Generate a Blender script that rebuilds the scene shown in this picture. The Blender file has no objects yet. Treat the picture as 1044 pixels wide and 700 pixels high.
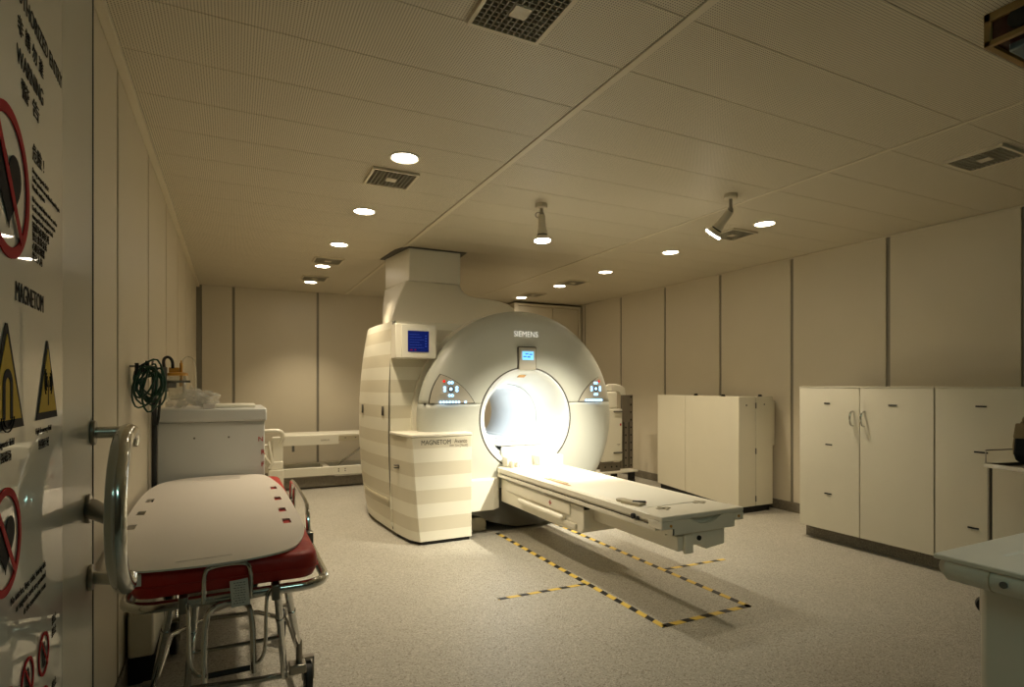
import bpy, bmesh, math, random
from mathutils import Vector, Matrix
from math import pi, sin, cos, radians
random.seed(7)
S = bpy.context.scene
COL = S.collection

# ------------------------------------------------------------------ camera
TH = math.atan2(285, 579)
H = 2.578
cd = bpy.data.cameras.new('camera'); cam = bpy.data.objects.new('camera', cd); COL.objects.link(cam)
cam.location = (0, 0, 1.285)
cam.rotation_euler = (pi/2, 0, -TH)
cd.sensor_width = 36; cd.lens = 579/1044*36; cd.shift_y = 42.5/1044; cd.clip_start = 0.02
S.camera = cam

# ------------------------------------------------------------------ world, exposure
w = bpy.data.worlds.new('world'); S.world = w; w.use_nodes = True
w.node_tree.nodes['Background'].inputs[0].default_value = (1, .8, .55, 1)
w.node_tree.nodes['Background'].inputs[1].default_value = 0.008
S.view_settings.view_transform = 'Standard'; S.view_settings.look = 'None'
S.view_settings.exposure = 0.84; S.view_settings.gamma = 1.0
S.view_settings.use_curve_mapping = False
WARM = (1.0, .845, .60)
DOWN_W = 48; SPOT1_W = 60; SPOT2_W = 340; BORE_W = .8; CORR_W = 3.0; FRONT_W = 20; DISC = 14

def lamp(name, kind, loc, power, color=WARM, target=None, **kw):
    d = bpy.data.lights.new(name, kind); d.energy = power; d.color = color
    for k, v in kw.items(): setattr(d, k, v)
    o = bpy.data.objects.new(name, d); COL.objects.link(o); o.location = loc
    if target is not None:
        o.rotation_euler = (Vector(target)-Vector(loc)).to_track_quat('-Z', 'Y').to_euler()
    return o
# cool fluorescent light of the entrance lobby behind the camera
lamp('lobby_light', 'AREA', (0.9, -0.9, 2.45), CORR_W, (.55, 1.0, .88), (1.3, 0.2, .8), shape='RECTANGLE', size=.7, size_y=.06)

lamp('front_fill_spot', 'SPOT', (2.5, -.15, 2.54), FRONT_W, (1, .94, .78), (2.2, .5, .7), spot_size=radians(80), spot_blend=.8, shadow_soft_size=.06)  # added fill spot without a fixture, brightens the foreground side table

# ------------------------------------------------------------------ materials
def lin(c):
    return tuple(((x/255+.055)/1.055)**2.4 if x/255 > .04045 else x/255/12.92 for x in c)+(1,)
def mat(name, rgb, rough=.5, metal=0, emit=0, noise=0, nscale=8, bump=0, bscale=200, bdist=.002, **kw):
    m = bpy.data.materials.new(name); m.use_nodes = True
    nt = m.node_tree; b = nt.nodes['Principled BSDF']
    c = lin(rgb)
    b.inputs['Base Color'].default_value = c; b.inputs['Roughness'].default_value = rough
    b.inputs['Metallic'].default_value = metal
    if emit:
        b.inputs['Emission Color'].default_value = c; b.inputs['Emission Strength'].default_value = emit
    for k, v in kw.items(): b.inputs[k].default_value = v
    tc = nt.nodes.new('ShaderNodeTexCoord')
    if noise:
        n = nt.nodes.new('ShaderNodeTexNoise'); n.inputs['Scale'].default_value = nscale; n.inputs['Detail'].default_value = 5
        mx = nt.nodes.new('ShaderNodeMix'); mx.data_type = 'RGBA'
        mx.inputs['A'].default_value = tuple(x*(1-noise) for x in c[:3])+(1,)
        mx.inputs['B'].default_value = tuple(min(1, x*(1+noise)) for x in c[:3])+(1,)
        nt.links.new(tc.outputs['Object'], n.inputs['Vector']); nt.links.new(n.outputs['Fac'], mx.inputs['Factor'])
        nt.links.new(mx.outputs['Result'], b.inputs['Base Color'])
    if bump:
        n = nt.nodes.new('ShaderNodeTexNoise'); n.inputs['Scale'].default_value = bscale
        bp = nt.nodes.new('ShaderNodeBump'); bp.inputs['Strength'].default_value = bump; bp.inputs['Distance'].default_value = bdist
        nt.links.new(tc.outputs['Object'], n.inputs['Vector']); nt.links.new(n.outputs['Fac'], bp.inputs['Height'])
        nt.links.new(bp.outputs['Normal'], b.inputs['Normal'])
    return m
def mnode(nt, op, a, b=None):
    n = nt.nodes.new('ShaderNodeMath'); n.operation = op
    for i, v in enumerate((a, b)):
        if v is None: continue
        if isinstance(v, (int, float)): n.inputs[i].default_value = v
        else: nt.links.new(v, n.inputs[i])
    return n.outputs[0]
def two(m, fac, A, B):
    nt = m.node_tree; mx = nt.nodes.new('ShaderNodeMix'); mx.data_type = 'RGBA'
    mx.inputs['A'].default_value = lin(A); mx.inputs['B'].default_value = lin(B)
    nt.links.new(fac, mx.inputs['Factor']); nt.links.new(mx.outputs['Result'], nt.nodes['Principled BSDF'].inputs['Base Color'])
def xyz(m, which='Object'):
    nt = m.node_tree; tc = nt.nodes.new('ShaderNodeTexCoord'); s = nt.nodes.new('ShaderNodeSeparateXYZ')
    nt.links.new(tc.outputs[which], s.inputs[0]); return s.outputs

M = {}
M['wall'] = mat('wall_laminate', (208, 198, 176), .42, noise=.03, nscale=3, bump=.05)
M['darkfront'] = mat('front_wall_darkened', (96, 88, 76), .5, noise=.03)  # unseen front wall, colour darkened so it bounces less light into the room
M['joint'] = mat('joint_grey', (140, 134, 120), .5, metal=.2, noise=.05)
M['cornice'] = mat('cornice_paint', (212, 202, 178), .5, noise=.03)
M['white'] = mat('white_enamel', (226, 222, 206), .35, noise=.02, nscale=5)
M['cab'] = mat('cabinet_laminate', (216, 210, 190), .4, noise=.03, nscale=4, bump=.04)
M['cart'] = mat('cart_plastic', (196, 196, 190), .38, noise=.05, nscale=4)
M['silver'] = mat('gantry_silver', (186, 187, 176), .40, noise=.015, nscale=3)
M['ivory'] = mat('gantry_ivory', (232, 226, 208), .35, noise=.015)
M['bore'] = mat('bore_white', (218, 221, 220), .3, noise=.01)
M['tan'] = mat('tan_plastic', (176, 166, 140), .4, noise=.03)
M['ridge'] = mat('dark_outline', (66, 62, 54), .5, noise=.05)
M['panel'] = mat('control_face', (184, 178, 162), .4, noise=.02)
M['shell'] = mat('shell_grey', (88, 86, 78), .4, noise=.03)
M['black'] = mat('black_rubber', (18, 18, 18), .55, noise=.1, nscale=20)
M['dark'] = mat('dark_void', (30, 28, 24), .7, noise=.1)
M['chrome'] = mat('chrome', (205, 205, 200), .14, metal=1, noise=.03, nscale=10)
M['steel'] = mat('brushed_steel', (150, 145, 135), .3, metal=1, noise=.08, nscale=30)
M['red'] = mat('red_vinyl', (172, 32, 20), .5, noise=.12, nscale=9, bump=1.0, bscale=11, bdist=.012)
M['board'] = mat('board_plastic', (214, 206, 196), .42, noise=.02, nscale=6)
M['green'] = mat('green_cable', (10, 64, 48), .4, noise=.1)
M['orange'] = mat('amber_plastic', (205, 150, 60), .35, noise=.05)
M['grey'] = mat('grey_plastic', (96, 94, 88), .45, noise=.05)
M['peg'] = mat('grey_pegboard', (112, 104, 90), .55, noise=.08, nscale=14)
M['clear'] = mat('clear_plastic', (240, 240, 235), .06, **{'Transmission Weight': .92, 'IOR': 1.3})
M['thinclear'] = mat('crinkled_plastic', (238, 236, 228), .10, **{'Alpha': .30, 'IOR': 1.5})
M['tape_y'] = mat('tape_yellow', (200, 165, 60), .5)
M['lampdisc'] = mat('lamp_glow', (255, 240, 215), .4, emit=DISC)
M['boreglow'] = mat('bore_glow', (225, 238, 255), .4, emit=2.5)
M['lens'] = mat('halogen_glow', (255, 246, 228), .4, emit=14)
M['text_dk'] = mat('print_dark', (52, 50, 46), .5)
M['text_md'] = mat('print_brown', (96, 84, 66), .5)
M['text_gr'] = mat('print_grey', (140, 130, 112), .5)
M['text_wh'] = mat('print_white', (250, 250, 244), .3, emit=.25)
M['redprint'] = mat('print_red', (172, 24, 28), .7, **{'Specular IOR Level': .15})
M['yelprint'] = mat('print_yellow', (206, 168, 60), .7, **{'Specular IOR Level': .15})
M['blkprint'] = mat('print_black', (34, 28, 26), .7, **{'Specular IOR Level': .1})
M['bluelite'] = mat('key_backlight', (150, 205, 255), .4, emit=2.2)
M['lcd'] = mat('lcd_glow', (120, 195, 245), .4, emit=.7)
M['lcdtext'] = mat('lcd_print', (50, 120, 200), .4, emit=.35)
M['redled'] = mat('red_led', (220, 30, 20), .4, emit=.7)
M['scr'] = mat('monitor_glow', (10, 22, 78), .25, emit=.5)
M['scrline'] = mat('monitor_lines', (44, 66, 150), .3, emit=.35)
M['khaki'] = mat('khaki_canvas', (150, 130, 96), .8, noise=.1, nscale=20, bump=.4, bscale=90)
M['navy'] = mat('black_canvas', (14, 16, 22), .75, noise=.1)
M['wood'] = mat('tan_wood', (140, 110, 62), .5, noise=.15, nscale=10)
M['bluegrey'] = mat('blue_grey_paint', (96, 110, 112), .45, noise=.03)
M['maroon'] = mat('maroon_glass', (60, 22, 18), .2, noise=.3, nscale=12)
M['ventback'] = mat('vent_shadow', (62, 60, 52), .8, noise=.1)
M['ventbar'] = mat('vent_bar', (160, 154, 134), .5, noise=.04)
M['door'] = mat('door_laminate', (180, 174, 158), .3, noise=.02, nscale=3, **{'Coat Weight': .25, 'Coat Roughness': .12})
M['sign'] = mat('sign_acrylic', (186, 184, 174), .3, noise=.01, **{'Coat Weight': 1.0, 'Coat Roughness': .02})
M['fgt'] = mat('pale_green_enamel', (218, 214, 200), .4, noise=.03)
# speckled vinyl floor
def speckle(name, base, dk, lt, rough, sc=190):
    m = mat(name, base, rough); nt = m.node_tree
    tc = nt.nodes.new('ShaderNodeTexCoord')
    v = nt.nodes.new('ShaderNodeTexVoronoi'); v.inputs['Scale'].default_value = sc
    nt.links.new(tc.outputs['Object'], v.inputs['Vector'])
    r = nt.nodes.new('ShaderNodeValToRGB'); cr = r.color_ramp; cr.interpolation = 'CONSTANT'
    cr.elements[0].position = 0; cr.elements[0].color = lin(dk)
    cr.elements[1].position = .14; cr.elements[1].color = lin(base)
    e = cr.elements.new(.86); e.color = lin(lt)
    s = nt.nodes.new('ShaderNodeSeparateColor'); nt.links.new(v.outputs['Color'], s.inputs[0]); nt.links.new(s.outputs[0], r.inputs[0])
    n = nt.nodes.new('ShaderNodeTexNoise'); n.inputs['Scale'].default_value = 2.2; nt.links.new(tc.outputs['Object'], n.inputs['Vector'])
    mx = nt.nodes.new('ShaderNodeMix'); mx.data_type = 'RGBA'; mx.blend_type = 'MULTIPLY'; mx.inputs['Factor'].default_value = .16
    nt.links.new(r.outputs[0], mx.inputs['A']); nt.links.new(n.outputs['Fac'], mx.inputs['B'])
    nt.links.new(mx.outputs['Result'], nt.nodes['Principled BSDF'].inputs['Base Color'])
    return m
M['floor'] = speckle('vinyl_floor', (172, 167, 154), (136, 128, 114), (198, 192, 180), .46)
M['kick'] = speckle('vinyl_coving', (118, 110, 94), (84, 78, 66), (140, 132, 114), .5)
# perforated ceiling metal
m = mat('perforated_metal', (200, 190, 166), .5); o_ = xyz(m); nt = m.node_tree
P = .0105
fx = mnode(nt, 'SUBTRACT', mnode(nt, 'FRACT', mnode(nt, 'DIVIDE', o_[0], P)), .5)
fy = mnode(nt, 'SUBTRACT', mnode(nt, 'FRACT', mnode(nt, 'DIVIDE', o_[1], P)), .5)
rr = mnode(nt, 'ADD', mnode(nt, 'MULTIPLY', fx, fx), mnode(nt, 'MULTIPLY', fy, fy))
two(m, mnode(nt, 'LESS_THAN', rr, .055), (208, 198, 174), (92, 84, 66)); M['perf'] = m
# striped gantry side
m = mat('striped_gantry', (226, 222, 206), .36); o_ = xyz(m); nt = m.node_tree
two(m, mnode(nt, 'GREATER_THAN', mnode(nt, 'FRACT', mnode(nt, 'DIVIDE', o_[2], .222)), .5), (230, 225, 206), (212, 204, 181)); M['stripe'] = m
# hazard tape
m = mat('hazard_tape', (200, 165, 60), .5); o_ = xyz(m); nt = m.node_tree
two(m, mnode(nt, 'LESS_THAN', mnode(nt, 'FRACT', mnode(nt, 'DIVIDE', mnode(nt, 'ADD', o_[0], mnode(nt, 'MULTIPLY', o_[1], .5)), .142)), .44), (212, 180, 78), (20, 19, 20)); M['tape'] = m

# ------------------------------------------------------------------ mesh builder
class MB:
    def __init__(s): s.b = bmesh.new()
    def box(s, x0, x1, y0, y1, z0, z1, rot=None, about=None):
        r = bmesh.ops.create_cube(s.b, size=1)['verts']
        c = Vector(((x0+x1)/2, (y0+y1)/2, (z0+z1)/2))
        for v in r: v.co = Vector((v.co.x*(x1-x0), v.co.y*(y1-y0), v.co.z*(z1-z0)))+c
        if rot:
            a = Vector(about) if about else c; R = Matrix.Rotation(rot[1], 3, rot[0])
            for v in r: v.co = R@(v.co-a)+a
        return s
    def ring(s, c, ax, r, n, ang=0):
        ax = Vector(ax).normalized(); u = ax.orthogonal().normalized(); v = ax.cross(u)
        return [s.b.verts.new(Vector(c)+(u*cos(2*pi*i/n+ang)+v*sin(2*pi*i/n+ang))*r) for i in range(n)]
    def skin(s, rings, cap=True, close=False):
        n = len(rings[0]); L = len(rings)
        for k in range(L if close else L-1):
            a, b = rings[k], rings[(k+1) % L]
            for i in range(n):
                try: s.b.faces.new((a[i], a[(i+1) % n], b[(i+1) % n], b[i]))
                except ValueError: pass
        if cap and not close:
            s.b.faces.new(rings[0][::-1]); s.b.faces.new(rings[-1])
        return s
    def cyl(s, p0, p1, r0, r1=None, n=20):
        r1 = r0 if r1 is None else r1
        p0 = Vector(p0); p1 = Vector(p1); ax = p1-p0
        return s.skin([s.ring(p0, ax, r0, n), s.ring(p1, ax, r1, n)])
    def tube(s, pts, r, n=10, close=False, smooth=0):
        P = [Vector(p) for p in pts]
        for _ in range(smooth):
            Q = [] if close else [P[0]]
            for i in range(len(P) if close else len(P)-1):
                a, b = P[i], P[(i+1) % len(P)]; Q += [a.lerp(b, .25), a.lerp(b, .75)]
            if not close: Q.append(P[-1])
            P = Q
        rings = []; u = None; L = len(P)
        for i, p in enumerate(P):
            if close: t = (P[(i+1) % L]-P[i-1])
            else: t = P[min(i+1, L-1)]-P[max(i-1, 0)]
            t.normalize()
            u = t.orthogonal().normalized() if u is None else (u-t*u.dot(t)).normalized()
            v = t.cross(u)
            rings.append([s.b.verts.new(p+(u*cos(2*pi*k/n)+v*sin(2*pi*k/n))*r) for k in range(n)])
        return s.skin(rings, close=close)
    def lathe(s, prof, c, ax='Y', n=64, a0=0):      # prof: (r, h) list
        rings = []
        for r, h in prof:
            R = []
            for i in range(n):
                a = 2*pi*i/n+a0
                if ax == 'Y': p = (c[0]+r*cos(a), c[1]+h, c[2]+r*sin(a))
                elif ax == 'Z': p = (c[0]+r*cos(a), c[1]+r*sin(a), c[2]+h)
                else: p = (c[0]+h, c[1]+r*cos(a), c[2]+r*sin(a))
                R.append(s.b.verts.new(p))
            rings.append(R)
        return s.skin(rings, cap=False)
    def loft(s, secs, cap=True):
        return s.skin([[s.b.verts.new(p) for p in sec] for sec in secs], cap=cap)
    def prism(s, poly, fn, d0, d1):      # fn(a,b,d)->xyz
        return s.loft([[fn(a, b, d0) for a, b in poly], [fn(a, b, d1) for a, b in poly]])

def out(name, mb, m, parent=None, bevel=0, smooth=35, seg=2, flip=True):
    b = mb.b
    if flip: bmesh.ops.recalc_face_normals(b, faces=b.faces[:])
    me = bpy.data.meshes.new(name); b.to_mesh(me); b.free()
    o = bpy.data.objects.new(name, me); COL.objects.link(o)
    me.materials.append(M[m] if isinstance(m, str) else m)
    if smooth:
        for p in me.polygons: p.use_smooth = True
        me.set_sharp_from_angle(angle=radians(smooth))
    if bevel:
        md = o.modifiers.new('bevel', 'BEVEL'); md.width = bevel; md.segments = seg; md.limit_method = 'ANGLE'; md.angle_limit = radians(40)
    if parent is not None: adopt(o, parent)
    return o
def adopt(o, p):
    bpy_m = matrix_of(p)
    o.parent = p; o.matrix_parent_inverse = bpy_m.inverted()
def matrix_of(o):
    b = Matrix.LocRotScale(o.location, o.rotation_euler, o.scale)
    return (matrix_of(o.parent)@o.matrix_parent_inverse@b) if o.parent else b
def thing(name, label, cat, loc=(0, 0, 0), group=None):
    o = bpy.data.objects.new(name, None); COL.objects.link(o); o.location = loc; o.empty_display_size = .1
    return tag(o, label, cat, group)
def tag(o, label, cat, group=None):
    o['label'] = label; o['category'] = cat
    if group: o['group'] = group
    return o
def struct(o): o['kind'] = 'structure'; return o
def copytree(o, parent=None, inv=None):
    c = o.copy(); COL.objects.link(c)
    if parent is not None: c.parent = parent
    for ch in o.children: copytree(ch, c)
    return c
def text(s, size, m, name, mw, parent=None, align='CENTER', ext=.0006, sx=1, space=1, label=None):
    c = bpy.data.curves.new(name, 'FONT'); c.body = s; c.size = size; c.align_x = align; c.align_y = 'CENTER'; c.extrude = ext
    c.space_character = space; c.resolution_u = 3
    o = bpy.data.objects.new(name, c); COL.objects.link(o)
    dg = bpy.context.evaluated_depsgraph_get(); dg.update()
    me = bpy.data.meshes.new_from_object(o.evaluated_get(dg)); me.name = name
    bpy.data.objects.remove(o)
    me.transform(Matrix.Diagonal((sx, 1, 1, 1))); me.transform(mw)
    me.materials.clear(); me.materials.append(M[m])
    n = bpy.data.objects.new(name, me); COL.objects.link(n)
    if parent is not None: adopt(n, parent)
    if label: n['label'] = label
    return n
def frame(xa, ya, loc):      # matrix from in-plane axes
    xa = Vector(xa).normalized(); ya = Vector(ya).normalized(); za = xa.cross(ya)
    mm = Matrix((xa, ya, za)).transposed().to_4x4(); mm.translation = Vector(loc); return mm
FRONT = lambda loc: frame((1, 0, 0), (0, 0, 1), loc)     # reads when looking along +Y (normal -Y)

# ------------------------------------------------------------------ ROOM SHELL
XL, XR, YB, YF = -.415, 5.1, 8.33, -1.3
floor = struct(out('floor', MB().box(XL-.2, XR+.2, YF-.2, YB+.2, -.1, 0), 'floor'))
ceil = struct(out('ceiling', MB().box(XL-.2, XR+.2, YF-.2, YB+.2, H+.012, H+.1), 'joint'))
bays = [(-.385, 1.428), (1.468, 3.222), (3.246, 5.085)]
js = [1.522+.3625*k for k in range(-8, 20)]
for i, (x0, x1) in enumerate(bays):
    pm = None
    for y0 in js:
        if y0 > YB-.06: continue
        y1 = min(y0+.3625, YB)
        if y1-y0 > .36 and pm is not None:
            p = pm.copy(); COL.objects.link(p); p.location = (x0, y0, H); adopt_ = p
        else:
            p = out('ceiling_panel', MB().box(0, x1-x0, .0016, y1-y0-.0016, 0, .02), 'perf', smooth=0)
            p.location = (x0, y0, H)
            if pm is None: pm = p
        p.parent = ceil; p.name = 'ceiling_panel'
# ceiling carrier strips
struct(out('trim_1', MB().box(1.430, 1.466, YF, YB, H-.006, H+.015), 'cornice', bevel=.002))
struct(out('trim_2', MB().box(3.224, 3.244, YF, YB, H-.005, H+.015), 'cornice', bevel=.002))
struct(out('trim_3', MB().box(XL, XL+.035, YF, YB, H-.03, H), 'cornice', bevel=.003))
struct(out('trim_4', MB().box(XR-.012, XR, YF, YB, H-.012, H), 'cornice', bevel=.002))

def wall(name, x0, x1, y0, y1, joints, axis, face, mt='wall'):
    wl = struct(out(name, MB().box(x0, x1, y0, y1, 0, H+.02), 'joint'))
    pm = None
    for a, b in zip(joints[:-1], joints[1:]):
        m = MB(); g = .017
        if axis == 'Y':
            xa, xb = (face-.012, face) if x0 > 0 else (face, face+.012)
            m.box(xa, xb, a+g, b-g, .1, H)
        else:
            ya, yb = (face-.012, face) if y0 > 0 else (face, face+.012)
            m.box(a+g, b-g, ya, yb, .1, H)
        out('wall_panel', m, mt, wl, bevel=.0015, seg=1)
    return wl
lj = [YF]+[2.756+.93*k for k in range(-4, 6)]+[YB-.02]
wall('wall_left', XL-.15, XL-.012, YF-.15, YB+.15, lj, 'Y', XL-.012)
rj = [YF]+[2.035+.9435*k for k in range(-3, 7)]+[YB]
wall('wall_right', XR+.012, XR+.15, YF-.15, YB+.15, rj, 'Y', XR+.012)
wall('wall_back', XL-.1, XR+.1, YB+.012, YB+.15, [-.37, .012, 1.071, 2.13, 3.19, 4.25, 5.1], 'X', YB+.012)
wall('wall_front', XL-.1, XR+.1, YF-.15, YF-.012, [XL, .6, 1.6, 2.6, 3.6, 4.6, 5.1], 'X', YF-.012, 'darkfront')
for nm, m in (('baseboard_left', MB().box(XL-.012, XL+.012, YF, YB, 0, .1)),
              ('baseboard_right', MB().box(XR-.012, XR+.012, YF, YB, 0, .1)),
              ('baseboard_back', MB().box(XL, 5.1, YB-.012, YB+.012, 0, .1)),
              ('baseboard_front', MB().box(XL, 5.1, YF-.012, YF+.012, 0, .1))):
    struct(out(nm, m, 'kick', bevel=.008))
# full-height built-in cupboard in the far right corner
cl = thing('built_in_cupboard', 'full-height beige built-in cupboard with two flush doors in the far right corner', 'cupboard', (4.5, 7.8, 0))
out('carcass', MB().box(3.88, XR-.02, 7.80, YB-.002, 0, H-.03), 'wall', cl)
out('frame', MB().box(3.86, 3.93, 7.76, 7.80, 0, H-.03).box(5.02, 5.07, 7.76, 7.80, 0, H-.03).box(3.93, 5.02, 7.76, 7.80, H-.07, H-.03), 'cornice', cl, bevel=.003)
out('door', MB().box(3.935, 4.535, 7.77, 7.80, .1, H-.075), 'wall', cl, bevel=.002)
out('door', MB().box(4.545, 5.015, 7.77, 7.80, .1, H-.075), 'wall', cl, bevel=.002)
out('plinth', MB().box(3.93, 5.02, 7.79, 7.80, 0, .1), 'kick', cl)

# ------------------------------------------------------------------ DOWNLIGHTS
dl_l = [(3.165, 'first, nearest'), (4.27, 'second'), (5.377, 'third'), (6.435, 'fourth'), (7.5, 'fifth, farthest')]
def downlight(x, y, label, grp):
    t = thing('downlight', label, 'ceiling light', (x, y, H), grp)
    out('trim_ring', MB().lathe([(.086, 0), (.086, -.005), (.078, -.008), (.072, -.004), (.070, 0)], (x, y, H), 'Z', 32), 'white', t)
    out('lamp_disc', MB().cyl((x, y, H-.001), (x, y, H-.0035), .071, n=32), 'lampdisc', t)
    lamp('downlight_beam', 'SPOT', (x, y, H-.03), DOWN_W, WARM, (x, y, 0), spot_size=radians(98), spot_blend=.8, shadow_soft_size=.06)
    return t
for y, w_ in dl_l:
    downlight(.878, y, 'round recessed ceiling light, %s in the left-hand row' % w_, 'left row of ceiling downlights')
for y, w_ in [(3.184, 'first, nearest'), (4.27, 'second'), (5.346, 'third'), (6.359, 'fourth'), (7.447, 'fifth, farthest')]:
    downlight(3.82, y, 'round recessed ceiling light, %s in the right-hand row' % w_, 'right row of ceiling downlights')

# ------------------------------------------------------------------ VENTS
def vent(x, y, label, grp):
    t = thing('ceiling_vent', label, 'vent', (x, y, H), grp); a = .142; i = .128
    out('backing', MB().box(x-i, x+i, y-i, y+i, H-.0022, H-.0008), 'ventback', t, smooth=0)
    out('frame', MB().box(x-a, x+a, y-a, y-i, H-.016, H).box(x-a, x+a, y+i, y+a, H-.016, H).box(x-a, x-i, y-i, y+i, H-.016, H).box(x+i, x+a, y-i, y+i, H-.016, H), 'cornice', t)
    g = MB(); n = 11
    for k in range(1, n):
        q = -i+2*i*k/n
        g.box(x+q-.0016, x+q+.0016, y-i, y+i, H-.015, H-.0025); g.box(x-i, x+i, y+q-.0016, y+q+.0016, H-.015, H-.0025)
    o = out('egg_crate_grille', g, 'ventbar', t, smooth=0)
    out('centre_plate', MB().box(x-.03, x+.03, y-.03, y+.03, H-.018, H-.013), 'cornice', t)
for y, l in ((1.735, 'nearest, at the top edge'), (3.505, 'second, beside the nearest light'), (6.106, 'third'), (7.182, 'fourth, farthest')):
    vent(.886, y, 'square egg-crate ceiling vent in the left row, %s' % l, 'left row of ceiling vents')
for y, l in ((1.705, 'nearest, near the right edge'), (3.52, 'second, behind the tilted spotlight'), (6.048, 'third'), (7.109, 'fourth, farthest')):
    vent(3.83, y, 'square egg-crate ceiling vent in the right row, %s' % l, 'right row of ceiling vents')

# ------------------------------------------------------------------ TRACK SPOTLIGHTS
def spotlight(base, joint, tip, label, power, target, size, blend):
    base = Vector(base); joint = Vector(joint); tip = Vector(tip); d = (tip-joint).normalized(); L = (tip-joint).length
    t = thing('ceiling_spotlight', label, 'spotlight', base, 'ceiling spotlights')
    out('canopy', MB().lathe([(0, 0), (.042, 0), (.044, -.006), (.044, -.026), (.036, -.032), (0, -.032)], base, 'Z', 28), 'cornice', t)
    out('stem', MB().cyl(base+Vector((0, 0, -.03)), joint, .011, n=14).cyl(joint-Vector((0, 0, .014)), joint+Vector((0, 0, .012)), .016, n=14), 'steel', t)
    s = joint+d*.005
    out('lamp_body', MB().cyl(s, s+d*L*.62, .024, .029, n=24).cyl(s+d*L*.55, s+d*L*.70, .033, .036, n=24), 'cornice', t, bevel=.002)
    out('cooling_ring', MB().cyl(s+d*L*.70, s+d*L*.745, .036, .036, n=24), 'black', t)
    out('reflector', MB().cyl(s+d*L*.745, tip-d*.014, .037, .056, n=28), 'cornice', t)
    out('lens', MB().cyl(tip-d*.014, tip, .058, .056, n=28), 'lens', t, bevel=.003)
    side = d.cross(Vector((0.9, -.44, .1))).normalized()
    if side.z < 0: side = -side
    q = Vector((-.9, .44, 0)) if abs(d.z) > .9 else side
    c = joint+q*.02+Vector((0, 0, -.005))
    out('cable_loop', MB().tube([joint+Vector((0, 0, .01)), c+q*.012+Vector((0, 0, .022)), c+q*.028, c+q*.012-Vector((0, 0, .022)), s+d*.02], .0035, 8, smooth=2), 'steel', t)
    lamp('spotlight_beam', 'SPOT', tip+d*.01, power, (1, .93, .76), target, spot_size=radians(size), spot_blend=blend, shadow_soft_size=.035)
spotlight((1.981, 3.548, H), (1.983, 3.548, 2.505), (1.99, 3.55, 2.31), 'white ceiling spotlight pointing straight down, left of the tilted one', SPOT1_W, (2.1, 3.7, .0), 95, .9)
spotlight((3.03, 2.80, H), (3.031, 2.80, 2.468), (2.986, 2.92, 2.325), 'white ceiling spotlight tilted towards the scanner opening', SPOT2_W, (2.42, 4.36, .62), 50, 1.0)

# ------------------------------------------------------------------ CEILING BOX top right
t = thing('ceiling_unit', 'dark unit in a tan frame with a blue-grey plate on the ceiling, top right', 'ceiling unit', (2.55, 1.0, H))
x0, x1, y0, y1, z0 = 2.36, 2.66, .80, 1.055, H-.115
out('frame', MB().box(x0, x1, y1-.02, y1, z0, z0+.02).box(x0, x0+.02, y0, y1, z0, z0+.018).box(x0, x0+.02, y1-.02, y1, z0, H).box(x0, x1, y0, y0+.02, z0, z0+.018).box(x0, x0+.02, y0, y1, H-.03, H).box(x1-.02, x1, y0, y1, z0, H).box(x0, x1, y1-.02, y1, H-.03, H).box(x0, x0+.02, y0, y0+.02, z0, H), 'wood', t, bevel=.002)
out('housing', MB().box(x0+.012, x1-.012, y0+.012, y1-.012, z0+.012, H-.002), 'maroon', t, bevel=.01)
out('lens', MB().cyl((x0+.013, y1-.10, z0+.06), (x0+.004, y1-.10, z0+.06), .035, n=24), 'black', t)
out('cover_plate', MB().box(x0+.075, x1+.02, y0-.03, y1-.040, z0-.014, H-.02), 'bluegrey', t, bevel=.006)

# ------------------------------------------------------------------ MRI SCANNER
CX, CZ = 2.378, .985
mri = thing('mri_scanner', 'large MRI scanner with silver round front, lit bore and striped ivory side', 'scanner', (CX, 5.3, 0))
CY = [(.462, 4.535), (.5, 4.531), (.7, 4.537), (.85, 4.555), (.912, 4.580), (.953, 4.615), (.975, 4.66), (.977, 4.70), (.965, 4.76), (.93, 4.82)]
def cov_y(r):
    for (r0, y0), (r1, y1) in zip(CY[:-1], CY[1:]):
        if r0 <= r <= r1: return y0+(y1-y0)*(r-r0)/(r1-r0)
    return CY[0][1]
def half(a0, a1, n):
    m = MB(); rows = []
    prof = [(.462, 4.60)]+CY
    for r, y in prof:
        q = math.asin((.1405+.0015*a0)/r); b0, b1 = (q, pi-q) if a0 > 0 else (pi-q, 2*pi+q)
        rows.append([m.b.verts.new((CX+.026*(r-.46)+r*cos(b0+(b1-b0)*i/n), y, CZ+r*sin(b0+(b1-b0)*i/n))) for i in range(n+1)])
    for A, B in zip(rows[:-1], rows[1:]):
        for i in range(n): m.b.faces.new((A[i], A[i+1], B[i+1], B[i]))
    return m
sa = math.asin(.14/.96)
def orient(o):
    return o
def cover(name, a0, a1, n):
    m = half(a0, a1, n)
    o = out(name, m, 'silver', mri, smooth=50)
    md = o.modifiers.new('thick', 'SOLIDIFY'); md.thickness = .006; md.offset = 0
    return o
cover('upper_front_cover', 1, 2, 72)
cover('lower_front_cover', -1, 0, 72)
out('cover_seam', MB().box(CX-.935, CX-.462, 4.60, 4.64, CZ+.134, CZ+.147), 'ridge', mri)
out('cover_seam', MB().box(CX+.462, CX+.945, 4.60, 4.64, CZ+.134, CZ+.147), 'ridge', mri)
out('arch_band', MB().lathe([(.90, .0), (.982, .0), (.988, .03), (.985, .12), (.9, .12)], (CX, 4.79, CZ), 'Y', 96), 'ivory', mri)
out('bore_edge', MB().lathe([(.462, .0), (.466, -.006), (.454, -.008), (.450, .02)], (CX, 4.538, CZ), 'Y', 96), 'ridge', mri)
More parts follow.
